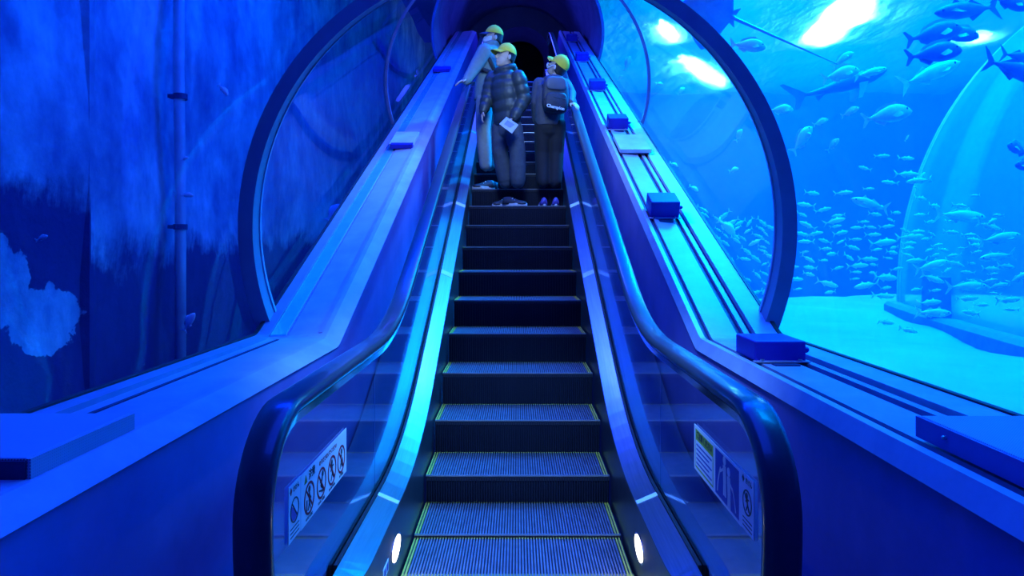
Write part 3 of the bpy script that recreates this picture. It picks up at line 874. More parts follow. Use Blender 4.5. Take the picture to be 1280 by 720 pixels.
def shoe(person, heel, toe, z, m, name='shoe', w=.047, h=.085, lace=True):
    z += .003; heel, toe = Vector((heel[0], heel[1], z)), Vector((toe[0], toe[1], z))
    t = (toe - heel); L = t.length; t.normalize(); s = Vector((0, 0, 1)).cross(t)
    prof_ = [(0., .70, .9), (.12, .86, 1.), (.3, .82, .98), (.5, .88, .72), (.72, 1., .5), (.9, .85, .42), (1., .42, .28)]
    rings = []
    for q, ww, hh in prof_:
        c = heel + t * L * q
        rings.append([c + s * (w * ww * cos(a)) + Vector((0, 0, .018 + max(0, h * hh * .98 * sin(a)) if sin(a) > 0 else .018)) for a in [2 * pi * j / 16 for j in range(16)]])
    o = W(MB().quadgrid(rings, True, True), name, m, person, smooth=True)
    n = 28; pts = []
    for j in range(n):
        a = 2 * pi * j / n
        q = .5 + .54 * cos(a); ww = 1.08 if q > .5 else .92
        pts.append(heel + t * L * q + s * w * ww * sin(a) * (1 - .1 * abs(cos(a))))
    b = MB().prism([tuple(p) for p in pts], (0, 0, .028)).build('sole', m_shoe_sole, o, bevel=.004); b.matrix_parent_inverse = parent_matrix(o).inverted()
    if lace:
        lm = MB()
        for q in (.42, .52, .62):
            c = heel + t * L * q
            hh = .018 + h * (.80 - .45 * (q - .42) / .2 * .7)
            lm.loft([c - s * w * .5 + Vector((0, 0, hh - .012)), c + Vector((0, 0, hh)), c + s * w * .5 + Vector((0, 0, hh - .012))], [.005] * 3, seg=6)
        b = lm.build('laces', m_shoe_sole, o); b.matrix_parent_inverse = parent_matrix(o).inverted()
    return o
def sleeve(mb, pts, r, puffs=0, amp=.012):
    """arm of a garment; puffs > 0 makes quilted bulges"""
    pts = [Vector(p) for p in pts]
    if not puffs: mb.loft(pts, r, seg=14); return
    cum = [0]
    for a, b in zip(pts, pts[1:]): cum.append(cum[-1] + (b - a).length)
    P_, R_ = [], []
    n = puffs * 8
    for i in range(n + 1):
        t = cum[-1] * i / n
        for j in range(len(pts) - 1):
            if cum[j] <= t <= cum[j + 1] + 1e-9:
                q = (t - cum[j]) / max(cum[j + 1] - cum[j], 1e-9); break
        P_.append(pts[j].lerp(pts[j + 1], q)); R_.append(r[j] + (r[j + 1] - r[j]) * q + amp * (abs(sin(pi * puffs * i / n)) - .6))
    mb.loft(P_, R_, seg=16)
def torso(mb, pts, ra, rb, side, puffs=0, amp=.012):
    pts = [Vector(p) for p in pts]
    if not puffs: mb.loft(pts, ra, rb, side=side, seg=20, round_ends=False); return
    n = puffs * 8; P_, A, B = [], [], []
    for i in range(n + 1):
        t = i / n * (len(pts) - 1); j = min(int(t), len(pts) - 2); q = t - j
        w = amp * (abs(sin(pi * puffs * i / n)) - .6)
        P_.append(pts[j].lerp(pts[j + 1], q)); A.append(ra[j] + (ra[j + 1] - ra[j]) * q + w); B.append(rb[j] + (rb[j + 1] - rb[j]) * q + w)
    mb.loft(P_, A, B, side=side, seg=24, round_ends=False)

ZL = noses[10][1]; DL = noses[10][0]        # the step the two children stand on
ZM = noses[11][1]; DM = noses[11][0]
def Z_(px, py, d): return P(px, py, d)

# ---------------- child with the quilted jacket, facing down and to the left, looking up
d0 = DL + .20
boy = thing('person', 'person in quilted dark jacket and yellow cap holding a leaflet, looking up', 'person', (P(637, 232, d0).x, d0, ZL))
f = Vector((-.80, -.60, 0)); sd = Vector((.60, -.80, 0))  # sd points to the arm on the viewer's right
pel = P(634, 157, d0); che = P(631, 110, d0); nek = P(631, 84, d0)
shR = P(648, 96, d0 - .12); elR = P(655, 124, d0 - .10); wrR = P(643, 147, d0 - .17)
shL = P(616, 97, d0 + .10); elL = P(610, 121, d0 + .06); wrL = P(604, 139, d0 - .02)
hip1 = P(642, 160, d0 - .05); kn1 = P(647, 192, d0 - .07); an1 = P(647, 225, d0 - .07)
hip2 = P(626, 160, d0 + .05); kn2 = P(625, 191, d0 + .02); an2 = P(632, 226, d0 + .05)
hc = P(632, 71.5, d0 - .02); hf = Vector((-.86, -.40, .22)); hu = Vector((.18, 0, 1))
b = MB()
at, M, *_ = head(b, hc, hf, hu, .98)
b.loft([nek - Vector((0, 0, .04)), hc - Vector((0, 0, .07))], [.05, .046], seg=12)
b.loft([pel, che, nek - Vector((0, 0, .03))], [.11, .12, .06], [.08, .09, .06], side=sd)
for a_, e_, w_, h_ in ((shR, elR, wrR, (hip1, kn1, an1)), (shL, elL, wrL, (hip2, kn2, an2))):
    b.loft([a_, e_, w_], [.045, .036, .024], seg=10)
    b.loft([h_[0], h_[1], h_[2] - Vector((0, 0, .03))], [.07, .05, .032], seg=10)
hand(b, wrR, (-.75, -.1, -.45), (-.2, .1, -1), .92, .55, thumb=-1)
hand(b, wrL, (-.25, -.1, -1), (.9, .2, -.1), .92, .5, thumb=1)
remesh(W(b, 'body', m_skin, boy), .0065, 2)
m_jacket = mat('teal_black_quilt', (.045, .06, .065), .45, c2=(.035, .047, .052), scale=10, bump=.15, bscale=40)
b = MB()
torso(b, [P(634, 157, d0), P(633, 135, d0), P(631, 113, d0), P(631, 97, d0), P(631, 88, d0)], [.165, .175, .185, .165, .085], [.125, .135, .14, .115, .075], sd, 6, .012)
sleeve(b, [shR, elR, wrR], [.082, .078, .052], 5, .010); sleeve(b, [shL, elL, wrL], [.082, .076, .05], 5, .010)
for k in range(14):
    a = 2 * pi * k / 14; a2 = 2 * pi * (k + 1) / 14
    g = lambda t: nek + f * (.085 * cos(t) - .005) + sd * .095 * sin(t) + Vector((0, 0, -.012 - .03 * cos(t)))
    b.loft([g(a), g(a2)], [.034, .034], seg=8)
jk = remesh(W(b, 'jacket', m_jacket, boy), .009, 2)
hb = MB().ball(nek - f * .085 + Vector((0, 0, -.025)), (.06, .085, .075), basis(f)[3]); hd = hb.build('hood', m_jacket, jk, smooth=True); hd.matrix_parent_inverse = parent_matrix(jk).inverted()
m_jeans = mat('dark_denim', (.085, .105, .135), .8, c2=(.06, .075, .10), scale=14, bump=.2, bscale=60)
b = MB()
b.loft([P(634, 150, d0), P(634, 164, d0)], [.135, .140], [.105, .11], side=sd, seg=16)
for h_, k_, a_, r_ in ((hip1, kn1, an1, (.098, .086, .080)), (hip2, kn2, an2, (.098, .084, .076))):
    b.loft([h_, h_.lerp(k_, .5), k_, k_.lerp(a_, .55), a_, a_ - Vector((0, 0, .012))], [r_[0], .094, r_[1], .088, .084, r_[2]], seg=16)
remesh(W(b, 'trousers', m_jeans, boy), .009, 3)
m_shoe_dark = mat('dark_sneaker', (.04, .04, .06), .5); m_shoe_blue = mat('violet_sneaker', (.16, .12, .55), .5)
shoe(boy, (P(629, 0, 1).x * (d0 - .1) + 0, d0 - .06), (P(658, 0, 1).x * (d0 - .1), d0 - .15), ZL, m_shoe_dark)
shoe(boy, (P(640, 0, 1).x * d0, d0 + .06), (P(616, 0, 1).x * d0, d0 - .02), ZL, m_shoe_dark)
cap(boy, at, M, 1.); hair(boy, at, M, 1.); eyes(boy, at, M, 1.)
# the leaflet in the hand
lf = thing('leaflet', 'small pale folded leaflet held in front of the quilted jacket', 'leaflet', P(636, 157, d0 - .30))
u1 = (P(642, 150, d0 - .30) - P(627, 161, d0 - .33)); c0 = P(624.5, 155, d0 - .31)
qd = [P(633, 146, d0 - .29), P(648, 156, d0 - .31), P(640, 167, d0 - .34), P(624, 155, d0 - .32)]
W(MB().prism([tuple(p) for p in qd], (0, .004, .002)), 'leaf', mat('leaflet_paper', (.38, .46, .56), .5, c2=(.30, .38, .48), scale=30), lf)
qi = [qd[0].lerp(qd[2], .2), qd[1].lerp(qd[3], .2), qd[2].lerp(qd[0], .35), qd[3].lerp(qd[1], .25)]
W(MB().prism([tuple(p + Vector((0, -.0035, 0))) for p in qi], (0, .003, .001)), 'printed_panel', mat('leaflet_print', (.16, .22, .42), .5), lf)

# ---------------- adult in the teal coat, facing left, hand on the handrail
d1 = DM + .16
ad = thing('person', 'person in teal coat, face mask and yellow cap, one hand on the handrail', 'person', (P(608, 215, d1).x, d1, ZM))
f = Vector((-.96, .28, 0)); sd = Vector((-.28, -.96, 0))   # sd points to the arm nearer the camera
pel = P(610, 117, d1); che = P(613, 78, d1); nek = P(613, 57, d1)
sh1 = P(606, 64, d1 - .17); el1 = P(594, 84, d1 - .22); wr1 = P(583, 101, d1 - .30)
sh2 = P(619, 66, d1 + .17); el2 = P(613, 92, d1 + .2); wr2 = P(597, 103, d1 + .12)
hip1 = P(606, 122, d1 - .08); kn1 = P(604, 162, d1 - .09); an1 = P(607, 206, d1 - .08)
hip2 = P(613, 122, d1 + .09); kn2 = P(613, 160, d1 + .10); an2 = P(612, 206, d1 + .12)
hc = P(617, 48, d1 - .02); hf = Vector((-.95, -.18, .12)); hu = Vector((.12, 0, 1))
b = MB()
at, M, *_ = head(b, hc, hf, hu, .94)
b.loft([nek - Vector((0, 0, .05)), hc - Vector((0, 0, .07))], [.052, .05], seg=12)
b.loft([pel, che, nek - Vector((0, 0, .04))], [.13, .14, .06], [.09, .10, .06], side=sd)
for a_, e_, w_, h_ in ((sh1, el1, wr1, (hip1, kn1, an1)), (sh2, el2, wr2, (hip2, kn2, an2))):
    b.loft([a_, e_, w_], [.05, .04, .026], seg=10)
    b.loft([h_[0], h_[1], h_[2] - Vector((0, 0, .04))], [.075, .055, .036], seg=10)
hand(b, wr1, (-.75, -.45, -.22), (.1, -.1, -1), 1., .45, thumb=1)
hand(b, wr2, (-.9, -.3, -.1), (.1, -.1, -1), 1., .5, thumb=-1)
remesh(W(b, 'body', m_skin, ad), .0065, 2)
m_coat = mat('teal_coat', (.22, .31, .31), .8, c2=(.17, .25, .255), scale=9, bump=.25, bscale=25)
b = MB()
b.loft([P(609, 128, d1), P(610, 112, d1), P(611, 92, d1), P(612, 75, d1), P(613, 64, d1), P(613, 58, d1)], [.18, .185, .17, .185, .16, .085], [.145, .15, .135, .14, .115, .08], side=sd, seg=22, round_ends=False)
b.loft([sh1, el1, wr1], [.085, .072, .05], seg=14); b.loft([sh2, el2, wr2], [.085, .072, .05], seg=14)
for k in range(14):
    a = 2 * pi * k / 14; a2 = 2 * pi * (k + 1) / 14
    g = lambda t: nek + f * (.075 * cos(t) - .005) + sd * .085 * sin(t) + Vector((0, 0, .0 - .02 * cos(t)))
    b.loft([g(a), g(a2)], [.03, .03], seg=8)
ct = remesh(W(b, 'coat', m_coat, ad), .010, 4)
m_trou = mat('pale_trousers', (.34, .38, .38), .8, c2=(.28, .32, .33), scale=9, bump=.2, bscale=30)
b = MB()
b.loft([P(610, 112, d1), P(610, 124, d1)], [.14, .145], [.11, .115], side=sd, seg=16)
for h_, k_, a_ in ((hip1, kn1, an1), (hip2, kn2, an2)):
    b.loft([h_, h_.lerp(k_, .5), k_, k_.lerp(a_, .6), a_], [.10, .092, .082, .078, .07], seg=16)
remesh(W(b, 'trousers', m_trou, ad), .010, 3)
shoe(ad, (P(618, 0, 1).x * d1, d1 - .06), (P(592, 0, 1).x * d1, d1 - .13), ZM, m_shoe_dark, w=.05)
shoe(ad, (P(622, 0, 1).x * d1, d1 + .12), (P(598, 0, 1).x * d1, d1 + .10), ZM, m_shoe_dark, w=.05)
cp_ = cap(ad, at, M, .94)
for ch in cp_.children:
    if ch.name.startswith('brim'):
        ch.data.materials.clear(); ch.data.materials.append(mat('navy_brim', (.05, .06, .1), .7)); ch['label'] = 'dark navy brim'
hair(ad, at, M, .94); eyes(ad, at, M, .94)
mk = MB(); rows = []
for i in range(8):
    e = .004 - .105 * i / 7; row = []
    for j in range(13):
        t = -1.25 + 2.5 * j / 12
        bul = .016 * sin(pi * i / 7)
        rr = (.098 + bul) if i < 5 else (.098 + bul - .012 * (i - 4))
        row.append((rr * cos(t) + .012 * cos(t) ** 3, .074 * sin(t) * (1.0 if i < 5 else 1 - .07 * (i - 4)), e))
    rows.append(row)
mk.quadgrid([[at(*p) for p in r] + [at(p[0] - .006, p[1] * .94, p[2]) for p in reversed(r)] for r in rows], True, True)
W(mk, 'face_mask', mat('mask_cloth', (.72, .80, .84), .7), ad, smooth=True)
# shoulder bag strap and bag at the waist
sb = MB().loft([P(604, 60, d1 - .15), P(612, 74, d1 - .19), P(619, 90, d1 - .17), P(622, 98, d1 - .1)], [.022] * 4, [.008] * 4, seg=8)
bg = thing('shoulder_bag', 'dark shoulder bag with strap across the teal coat', 'bag', P(606, 88, d1 - .2))
W(sb, 'strap', m_black, bg)
W(MB().loft([P(596, 88, d1 - .12), P(604, 87, d1 - .195), P(611, 90, d1 - .175)], [.02, .03, .03], [.02, .025, .025], seg=12), 'waist_pouch', mat('bag_cloth', (.03, .035, .05), .7), bg, smooth=True)

# ---------------- child with the backpack, seen from behind, looking up to the left
d2 = DL + .22
d2 += .08
gi = thing('person', 'person with dark backpack and yellow cap seen from behind, hands on the right handrail', 'person', (P(687, 232, d2).x, d2, ZL))
f = Vector((-.22, .97, 0)); sd = Vector((.97, .22, 0))
pel = P(687, 152, d2); che = P(689, 118, d2); nek = P(692, 98, d2)
sh1 = P(675, 106, d2 + .03); el1 = P(671, 130, d2 + .02); wr1 = P(671, 149, d2 + .08)
sh2 = P(706, 107, d2 + .04); el2 = P(713, 118, d2 - .04); wr2 = P(713, 128, d2 - .18)
hip1 = P(679, 156, d2); kn1 = P(678, 192, d2 + .02); an1 = P(679, 227, d2 - .05)
hip2 = P(696, 156, d2); kn2 = P(695, 192, d2 + .02); an2 = P(694, 227, d2 - .05)
hc = P(697, 84.5, d2 + .02); hf = Vector((-.62, .35, .72)); hu = Vector((.5, -.35, .75))
b = MB()
at, M, *_ = head(b, hc, hf, hu, .96)
b.loft([nek - Vector((0, 0, .05)), hc - Vector((0, 0, .06))], [.048, .046], seg=12)
b.loft([pel, che, nek - Vector((0, 0, .04))], [.11, .12, .055], [.08, .09, .055], side=sd)
for a_, e_, w_, h_ in ((sh1, el1, wr1, (hip1, kn1, an1)), (sh2, el2, wr2, (hip2, kn2, an2))):
    b.loft([a_, e_, w_], [.043, .035, .024], seg=10)
    b.loft([h_[0], h_[1], h_[2] - Vector((0, 0, .03))], [.066, .05, .032], seg=10)
hand(b, wr1, (.0, .1, -1), (1., .3, 0), .9, .5, thumb=1)
hand(b, wr2, (.35, -.30, -.22), (.1, .3, -1), .9, .6, thumb=-1)
remesh(W(b, 'body', m_skin, gi), .0065, 2)
m_jk2 = mat('slate_jacket', (.10, .105, .14), .7, c2=(.075, .08, .11), scale=9, bump=.25, bscale=28)
b = MB()
b.loft([P(687, 158, d2), P(687, 142, d2), P(688, 124, d2), P(690, 110, d2), P(691, 101, d2)], [.155, .16, .165, .16, .08], [.12, .125, .13, .11, .07], side=sd, seg=20, round_ends=False)
b.loft([sh1, el1, wr1], [.082, .07, .052], seg=14); b.loft([sh2, el2, wr2], [.078, .066, .045], seg=14)
for k in range(14):
    a = 2 * pi * k / 14; a2 = 2 * pi * (k + 1) / 14
    g = lambda t: nek + f * (.07 * cos(t)) + sd * .08 * sin(t) + Vector((0, 0, -.005))
    b.loft([g(a), g(a2)], [.03, .03], seg=8)
remesh(W(b, 'jacket', m_jk2, gi), .009, 3)
m_pant2 = mat('black_trousers', (.018, .018, .026), .8)
b = MB()
b.loft([P(687, 150, d2), P(687, 162, d2)], [.135, .14], [.11, .115], side=sd, seg=16)
for h_, k_, a_ in ((hip1, kn1, an1), (hip2, kn2, an2)):
    b.loft([h_, h_.lerp(k_, .5), k_, k_.lerp(a_, .6), a_], [.098, .092, .084, .08, .07], seg=16)
remesh(W(b, 'trousers', m_pant2, gi), .010, 3)
shoe(gi, (P(680, 0, 1).x * d2, d2 - .13), (P(677, 0, 1).x * d2, d2 + .10), ZL, m_shoe_blue, w=.044, lace=False)
shoe(gi, (P(694, 0, 1).x * d2, d2 - .13), (P(694, 0, 1).x * d2, d2 + .10), ZL, m_shoe_blue, w=.044, lace=False)
cap(gi, at, M, .96); hair(gi, at, M, .96); eyes(gi, at, M, .96)
# mask band round the ear
W(MB().loft([at(.05, .075, -.05), at(.02, .083, .0), at(-.01, .09, .02), at(-.03, .086, -.01)], [.006] * 4, seg=6), 'mask_band', m_white, gi)
W(MB().loft([at(.085, .05, -.06), at(.1, .03, -.05), at(.107, 0, -.05)], [.03, .03, .03], [.01] * 3, side=(0, 0, 1), seg=10), 'face_mask', mat('mask_cloth', (.72, .80, .84), .7), gi, smooth=True)
# backpack
bk = thing('backpack', 'dark school backpack with white lettering on its lower pocket', 'backpack', P(692, 124, d2 - .2))
m_pack = mat('backpack_cloth', (.035, .04, .065), .65, c2=(.025, .03, .05), scale=14, bump=.2, bscale=50)
def slab(px0, px1, py0, py1, da, db, m, name, par, r=.05, seg=8):
    """soft-cornered bag body facing the camera"""
    A = P((px0 + px1) / 2, (py0 + py1) / 2, d2); hw = (px1 - px0) / 2 / F * d2; hh = (py1 - py0) / 2 / F * d2
    rings = []
    for dd, k in ((db, .9), (db - (db - da) * .12, 1.), (da + (db - da) * .3, 1.), (da + (db - da) * .1, .94), (da, .78)):
        row = []
        for j in range(32):
            t = 2 * pi * j / 32
            cx_, sz_ = cos(t), sin(t)
            q = (abs(cx_) ** 4 + abs(sz_) ** 4) ** -.25
            x = hw * k * cx_ * q * (1 - .10 * max(0, sz_)); zz = hh * k * sz_ * q
            row.append(Vector((A.x + x + .22 * .0, dd + .22 * x, A.z + zz)))
        rings.append(row)
    o = MB().quadgrid(rings, True, True).build(name, m, par, smooth=True)
    o.matrix_parent_inverse = parent_matrix(par).inverted(); return o
slab(676.5, 709, 103, 146, d2 - .31, d2 - .13, m_pack, 'main_compartment', bk)
pk = slab(680, 707, 124, 144, d2 - .35, d2 - .28, m_pack, 'front_pocket', bk)
flp = slab(681, 706, 105, 121, d2 - .335, d2 - .27, mat('backpack_panel', (.11, .12, .17), .6), 'top_panel', bk)
zp = W(MB().loft([P(680.5, 123, d2 - .335), P(693, 121.5, d2 - .352), P(706.5, 124, d2 - .33)], [.006] * 3, seg=6), 'zip', m_black, bk)
W(MB().loft([P(688, 104, d2 - .16), P(689, 100, d2 - .19), P(696, 100, d2 - .19), P(697, 104, d2 - .16)], [.009] * 4, seg=8), 'carry_handle', m_black, bk)
for a_ in ((sh1, 680), (sh2, 704)):
    W(MB().loft([P(a_[1], 106, d2 - .16), P(a_[1], 101, d2 - .02), P(a_[1], 108, d2 + .12), P(a_[1], 124, d2 + .13)], [.026] * 4, [.01] * 4, side=(1, 0, 0), seg=8), 'shoulder_strap', m_pack, bk)
tA = P(694.5, 134, d2 - .362)
tm = text_mesh('Champion', .046, 'lettering', m_white, bk, Matrix.Translation(tA) @ Matrix.Rotation(.22, 4, 'Z') @ Matrix.Rotation(.16, 4, 'Y') @ Matrix.Rotation(pi / 2, 4, 'X'),   .001, .0016)

# ================================================================== FISH
m_fish = mat('silver_fish', (.85, .9, .9), .35, c2=(.66, .74, .76), scale=9, spec=.6)
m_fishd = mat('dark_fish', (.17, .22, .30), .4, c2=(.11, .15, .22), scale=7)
m_fin = mat('fish_fin', (.55, .62, .66), .5)
def fish_body(kind):
    # x from 0 (nose) to -1 (tail root); half height, half width, belly shift
    if kind == 'bream': pr = [(0, .012, .01, -.03), (-.05, .075, .035, -.02), (-.15, .145, .06, 0), (-.3, .19, .078, .01), (-.45, .185, .078, .01), (-.62, .135, .06, .005), (-.76, .075, .036, 0), (-.86, .036, .018, 0), (-.92, .036, .012, 0)]
    elif kind == 'jack': pr = [(0, .01, .01, 0), (-.06, .055, .035, 0), (-.18, .098, .06, 0), (-.36, .125, .072, 0), (-.55, .11, .062, 0), (-.72, .066, .04, 0), (-.84, .028, .02, 0), (-.91, .02, .014, 0)]
    else: pr = [(0, .012, .02, .01), (-.05, .04, .045, .005), (-.16, .07, .065, 0), (-.32, .09, .075, 0), (-.5, .075, .06, 0), (-.66, .045, .036, 0), (-.8, .024, .02, .01), (-.88, .018, .014, .02)]
    rings = [[Vector((x + .45, w * cos(t), sh + h * sin(t))) for t in [2 * pi * j / 14 for j in range(14)]] for x, h, w, sh in pr]
    return MB().quadgrid(rings, True, True)
def flat(poly, th=.012, y=0):
    return MB().prism([(x + .45, y - th / 2, z) for x, z in poly], (0, th, 0))
FINS = {
    'bream': dict(tail=[(-.90, .035), (-1.02, .17), (-1.06, .165), (-.99, .0), (-1.06, -.165), (-1.02, -.17), (-.90, -.035)], dorsal=[(-.2, .17), (-.3, .255), (-.5, .235), (-.7, .16), (-.78, .075), (-.5, .165)], anal=[(-.55, -.145), (-.62, -.215), (-.78, -.12), (-.8, -.06)], pec=[(-.22, -.02), (-.30, .03), (-.46, -.05), (-.40, -.1), (-.28, -.07)]),
    'jack': dict(tail=[(-.89, .02), (-1.0, .13), (-1.08, .19), (-.985, .0), (-1.08, -.19), (-1.0, -.13), (-.89, -.02)], dorsal=[(-.30, .115), (-.36, .195), (-.42, .125), (-.55, .105), (-.6, .15), (-.82, .03), (-.55, .1)], anal=[(-.55, -.105), (-.6, -.165), (-.82, -.03)], pec=[(-.2, -.01), (-.27, .02), (-.42, -.05), (-.3, -.05)]),
    'shark': dict(tail=[(-.86, .03), (-1.06, .20), (-1.10, .20), (-.98, .02), (-1.02, -.11), (-.98, -.11), (-.88, .0)], dorsal=[(-.34, .085), (-.46, .20), (-.49, .195), (-.48, .075)], anal=[(-.68, -.04), (-.76, -.09), (-.78, -.03)], pec=[(-.24, -.05), (-.36, -.20), (-.41, -.2), (-.36, -.05)]),
}
MESH = {}
def fmesh(key, mb, smooth=True):
    if key not in MESH:
        me = bpy.data.meshes.new(key); me.from_pydata([tuple(p) for p in mb.v], [], mb.f); me.update()
        if smooth: me.polygons.foreach_set('use_smooth', [True] * len(me.polygons))
        MESH[key] = me
    return MESH[key]
def fish_proto(kind, m, mk):
    """one fish with parts; copied afterwards"""
    t = thing('fish', 'fish', 'fish')
    F_ = FINS[kind]
    def part(nm, mb, mm, smooth=False, loc=(0, 0, 0)):
        me = bpy.data.meshes.new(nm); me.from_pydata([tuple(p) for p in mb.v], [], mb.f); me.update(); me.materials.append(mm)
        if smooth: me.polygons.foreach_set('use_smooth', [True] * len(me.polygons))
        o = bpy.data.objects.new(nm, me); COL.objects.link(o); o.parent = t; return o
    part('body', fish_body(kind), m, True)
    part('tail_fin', flat(F_['tail']), m); part('dorsal_fin', flat(F_['dorsal']), m_fin if kind == 'bream' else m); part('anal_fin', flat(F_['anal']), m)
    for q in (-1, 1):
        pm = MB().prism([(x + .45, q * (.07 + .02 * k), z) for k, (x, z) in enumerate(F_['pec'])], (0, q * .01, 0)); part('pectoral_fin', pm, m_fin)
        hz = {'bream': .05, 'jack': .018, 'shark': .02}[kind]
        part('eye', MB().ball((.45 - .11, q * {'bream': .043, 'jack': .04, 'shark': .05}[kind], hz), (.022, .014, .022), None, 10, 8), m_iris)
    return t
PROTO = {}
def clear_d(px, py, d):
    while d > 4:
        q = P(px, py, d); a = max(0, min(1, (q.z - .45) / 6.0))
        if d > 12.5 or q.x < kx(d) + .12 + 6.0 * (1 - sqrt(1 - a * a)) - .42: return d
        d -= .15
    return d
PLACED = []
def room(px, py, length, d):
    """nearest free depth so that no two fish touch"""
    d = clear_d(px, py, d)
    for k in range(24):
        for q in (d - .12 * k, d + .12 * k):
            if q > 4.4 and clear_d(px, py, q) == q:
                p = P(px, py, q); L = length / F * q
                if abs(p.x) < 1.72: continue
                if all((p - b).length > .5 * (L + m_) * .95 for b, m_ in PLACED):
                    PLACED.append((p, L)); return q
    PLACED.append((P(px, py, d), length / F * d)); return d
def put_fish(kind, px, py, length, d, ang, head, label, group=None, dark=False, yaw=0., name='fish'):
    """length in photo pixels; ang = nose-up angle in degrees; head +1 right, -1 left"""
    key = (kind, dark)
    if key not in PROTO:
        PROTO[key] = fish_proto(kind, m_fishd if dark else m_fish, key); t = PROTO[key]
    else: t = copy_tree(PROTO[key])
    t.name = name
    d = room(px, py, length, d)
    L = length / F * d / 1.02
    t.location = P(px, py, d); t.scale = (L, L, L)
    ry = Matrix.Rotation(-radians(ang), 4, 'Y'); rz = Matrix.Rotation((pi if head < 0 else 0) + radians(yaw), 4, 'Z')
    t.rotation_euler = (rz @ ry).to_euler()
    t['label'] = label
    if group: t['group'] = group
    elif 'group' in t: del t['group']
    return t
big = [
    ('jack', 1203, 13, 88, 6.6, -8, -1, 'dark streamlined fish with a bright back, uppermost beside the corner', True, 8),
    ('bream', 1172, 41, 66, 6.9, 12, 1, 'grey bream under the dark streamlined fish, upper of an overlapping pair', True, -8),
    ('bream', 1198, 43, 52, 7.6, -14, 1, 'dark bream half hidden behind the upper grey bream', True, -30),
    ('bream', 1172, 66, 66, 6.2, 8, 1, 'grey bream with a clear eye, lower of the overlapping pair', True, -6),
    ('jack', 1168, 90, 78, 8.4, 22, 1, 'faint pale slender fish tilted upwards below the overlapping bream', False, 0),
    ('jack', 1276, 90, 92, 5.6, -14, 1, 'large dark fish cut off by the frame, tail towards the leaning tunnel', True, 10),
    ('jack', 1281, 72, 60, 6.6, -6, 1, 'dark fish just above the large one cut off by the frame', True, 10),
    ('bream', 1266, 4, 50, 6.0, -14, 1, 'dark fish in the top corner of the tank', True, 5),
    ('bream', 1055, 73, 28, 8.6, 32, 1, 'small pale bream tilted upwards under the large flood light', False, -30),
    ('bream', 1054, 92, 46, 7.6, 14, 1, 'pale bream swimming over the shark', False, -5),
    ('jack', 1091, 90, 40, 8.2, 14, 1, 'pale slim fish nose to tail with the bream over the shark', False, -5),
    ('bream', 978, 137, 33, 7.2, 4, 1, 'pale bream close to the arch ring, level with the shark tail', False, 8),
    ('bream', 1113, 143, 60, 6.6, 12, 1, 'bright bream with a dark gill mark, alone in the blue below the shark', False, -4),
    ('bream', 1064, 139, 23, 7.4, 20, 1, 'small pale bream seen almost head-on below the shark', False, -50),
    ('bream', 1004, 172, 42, 7.0, 52, 1, 'pale bream climbing steeply beside the arch ring', False, 10),
    ('bream', 1027, 152, 20, 7.8, 22, 1, 'small pale bream touching the steeply climbing bream', False, 0),
    ('bream', 1042, 180, 20, 7.2, 48, 1, 'small pale bream turned upwards below the climbing bream', False, -35),
    ('bream', 938, 57, 46, 6.4, -2, 1, 'pale ghostly bream below the ray near the arch ring', False, 6),
    ('bream', 1271, 186, 40, 6.4, 16, -1, 'dark mottled fish at the frame edge inside the leaning tunnel', True, 20),
    ('bream', 1281, 208, 34, 7.0, 10, -1, 'dark fish at the frame edge just under the mottled one', True, 10),
    ('jack', 1084, 254, 50, 6.6, 14, -1, 'bright silver tuna-like fish above the school, facing the ring', False, 6),
    ('jack', 1205, 270, 62, 7.4, -4, 1, 'long slender silver fish crossing the leaning tunnel', False, 0),
    ('jack', 1253, 297, 52, 6.4, 10, 1, 'silver fish with raised nose in the upper right of the school', False, 0),
    ('jack', 1239, 284, 32, 7.2, -18, 1, 'silver fish dipping its nose just above the raised-nose one', False, 0),
    ('jack', 1243, 321, 44, 6.4, -8, -1, 'plump silver fish under the raised-nose one', False, 0),
    ('jack', 1212, 358, 50, 6.6, 2, 1, 'large silver fish low in the school, across the joint of the leaning tunnel', False, 0),
    ('jack', 1170, 391, 44, 7.0, -2, 1, 'long silver fish gliding close over the sand by the kerb', False, 0),
    ('jack', 1211, 373, 28, 7.3, 2, 1, 'thin silver fish right of the post above the kerb', False, 0),
    ('jack', 1262, 375, 30, 6.6, 4, 1, 'round-bellied silver fish low by the frame edge', False, 0),
    ('jack', 1168, 331, 44, 7.2, 14, 1, 'silver fish angled up across the left edge of the leaning tunnel', False, 0),
    ('jack', 1168, 349, 30, 7.5, -20, 1, 'silver fish diving under the one angled up at the tunnel edge', False, 0),
    ('jack', 1137, 413, 24, 7.6, -12, 1, 'lone fish hugging the sand left of the kerb', False, 0),
    ('jack', 1036, 355, 28, 7.4, -16, 1, 'silver fish low beside the ring just above the sand edge', False, 0),
]
for i, (k, px, py, L, d, a, h, lab, dk, yw) in enumerate(big):
    put_fish(k, px, py, L, d, a, h, lab, None, dk, yw)
put_fish('shark', 1056, 105, 118, 8.0, 17, 1, 'slender grey shark cruising upwards beneath the flood light', None, True, -6, name='shark')
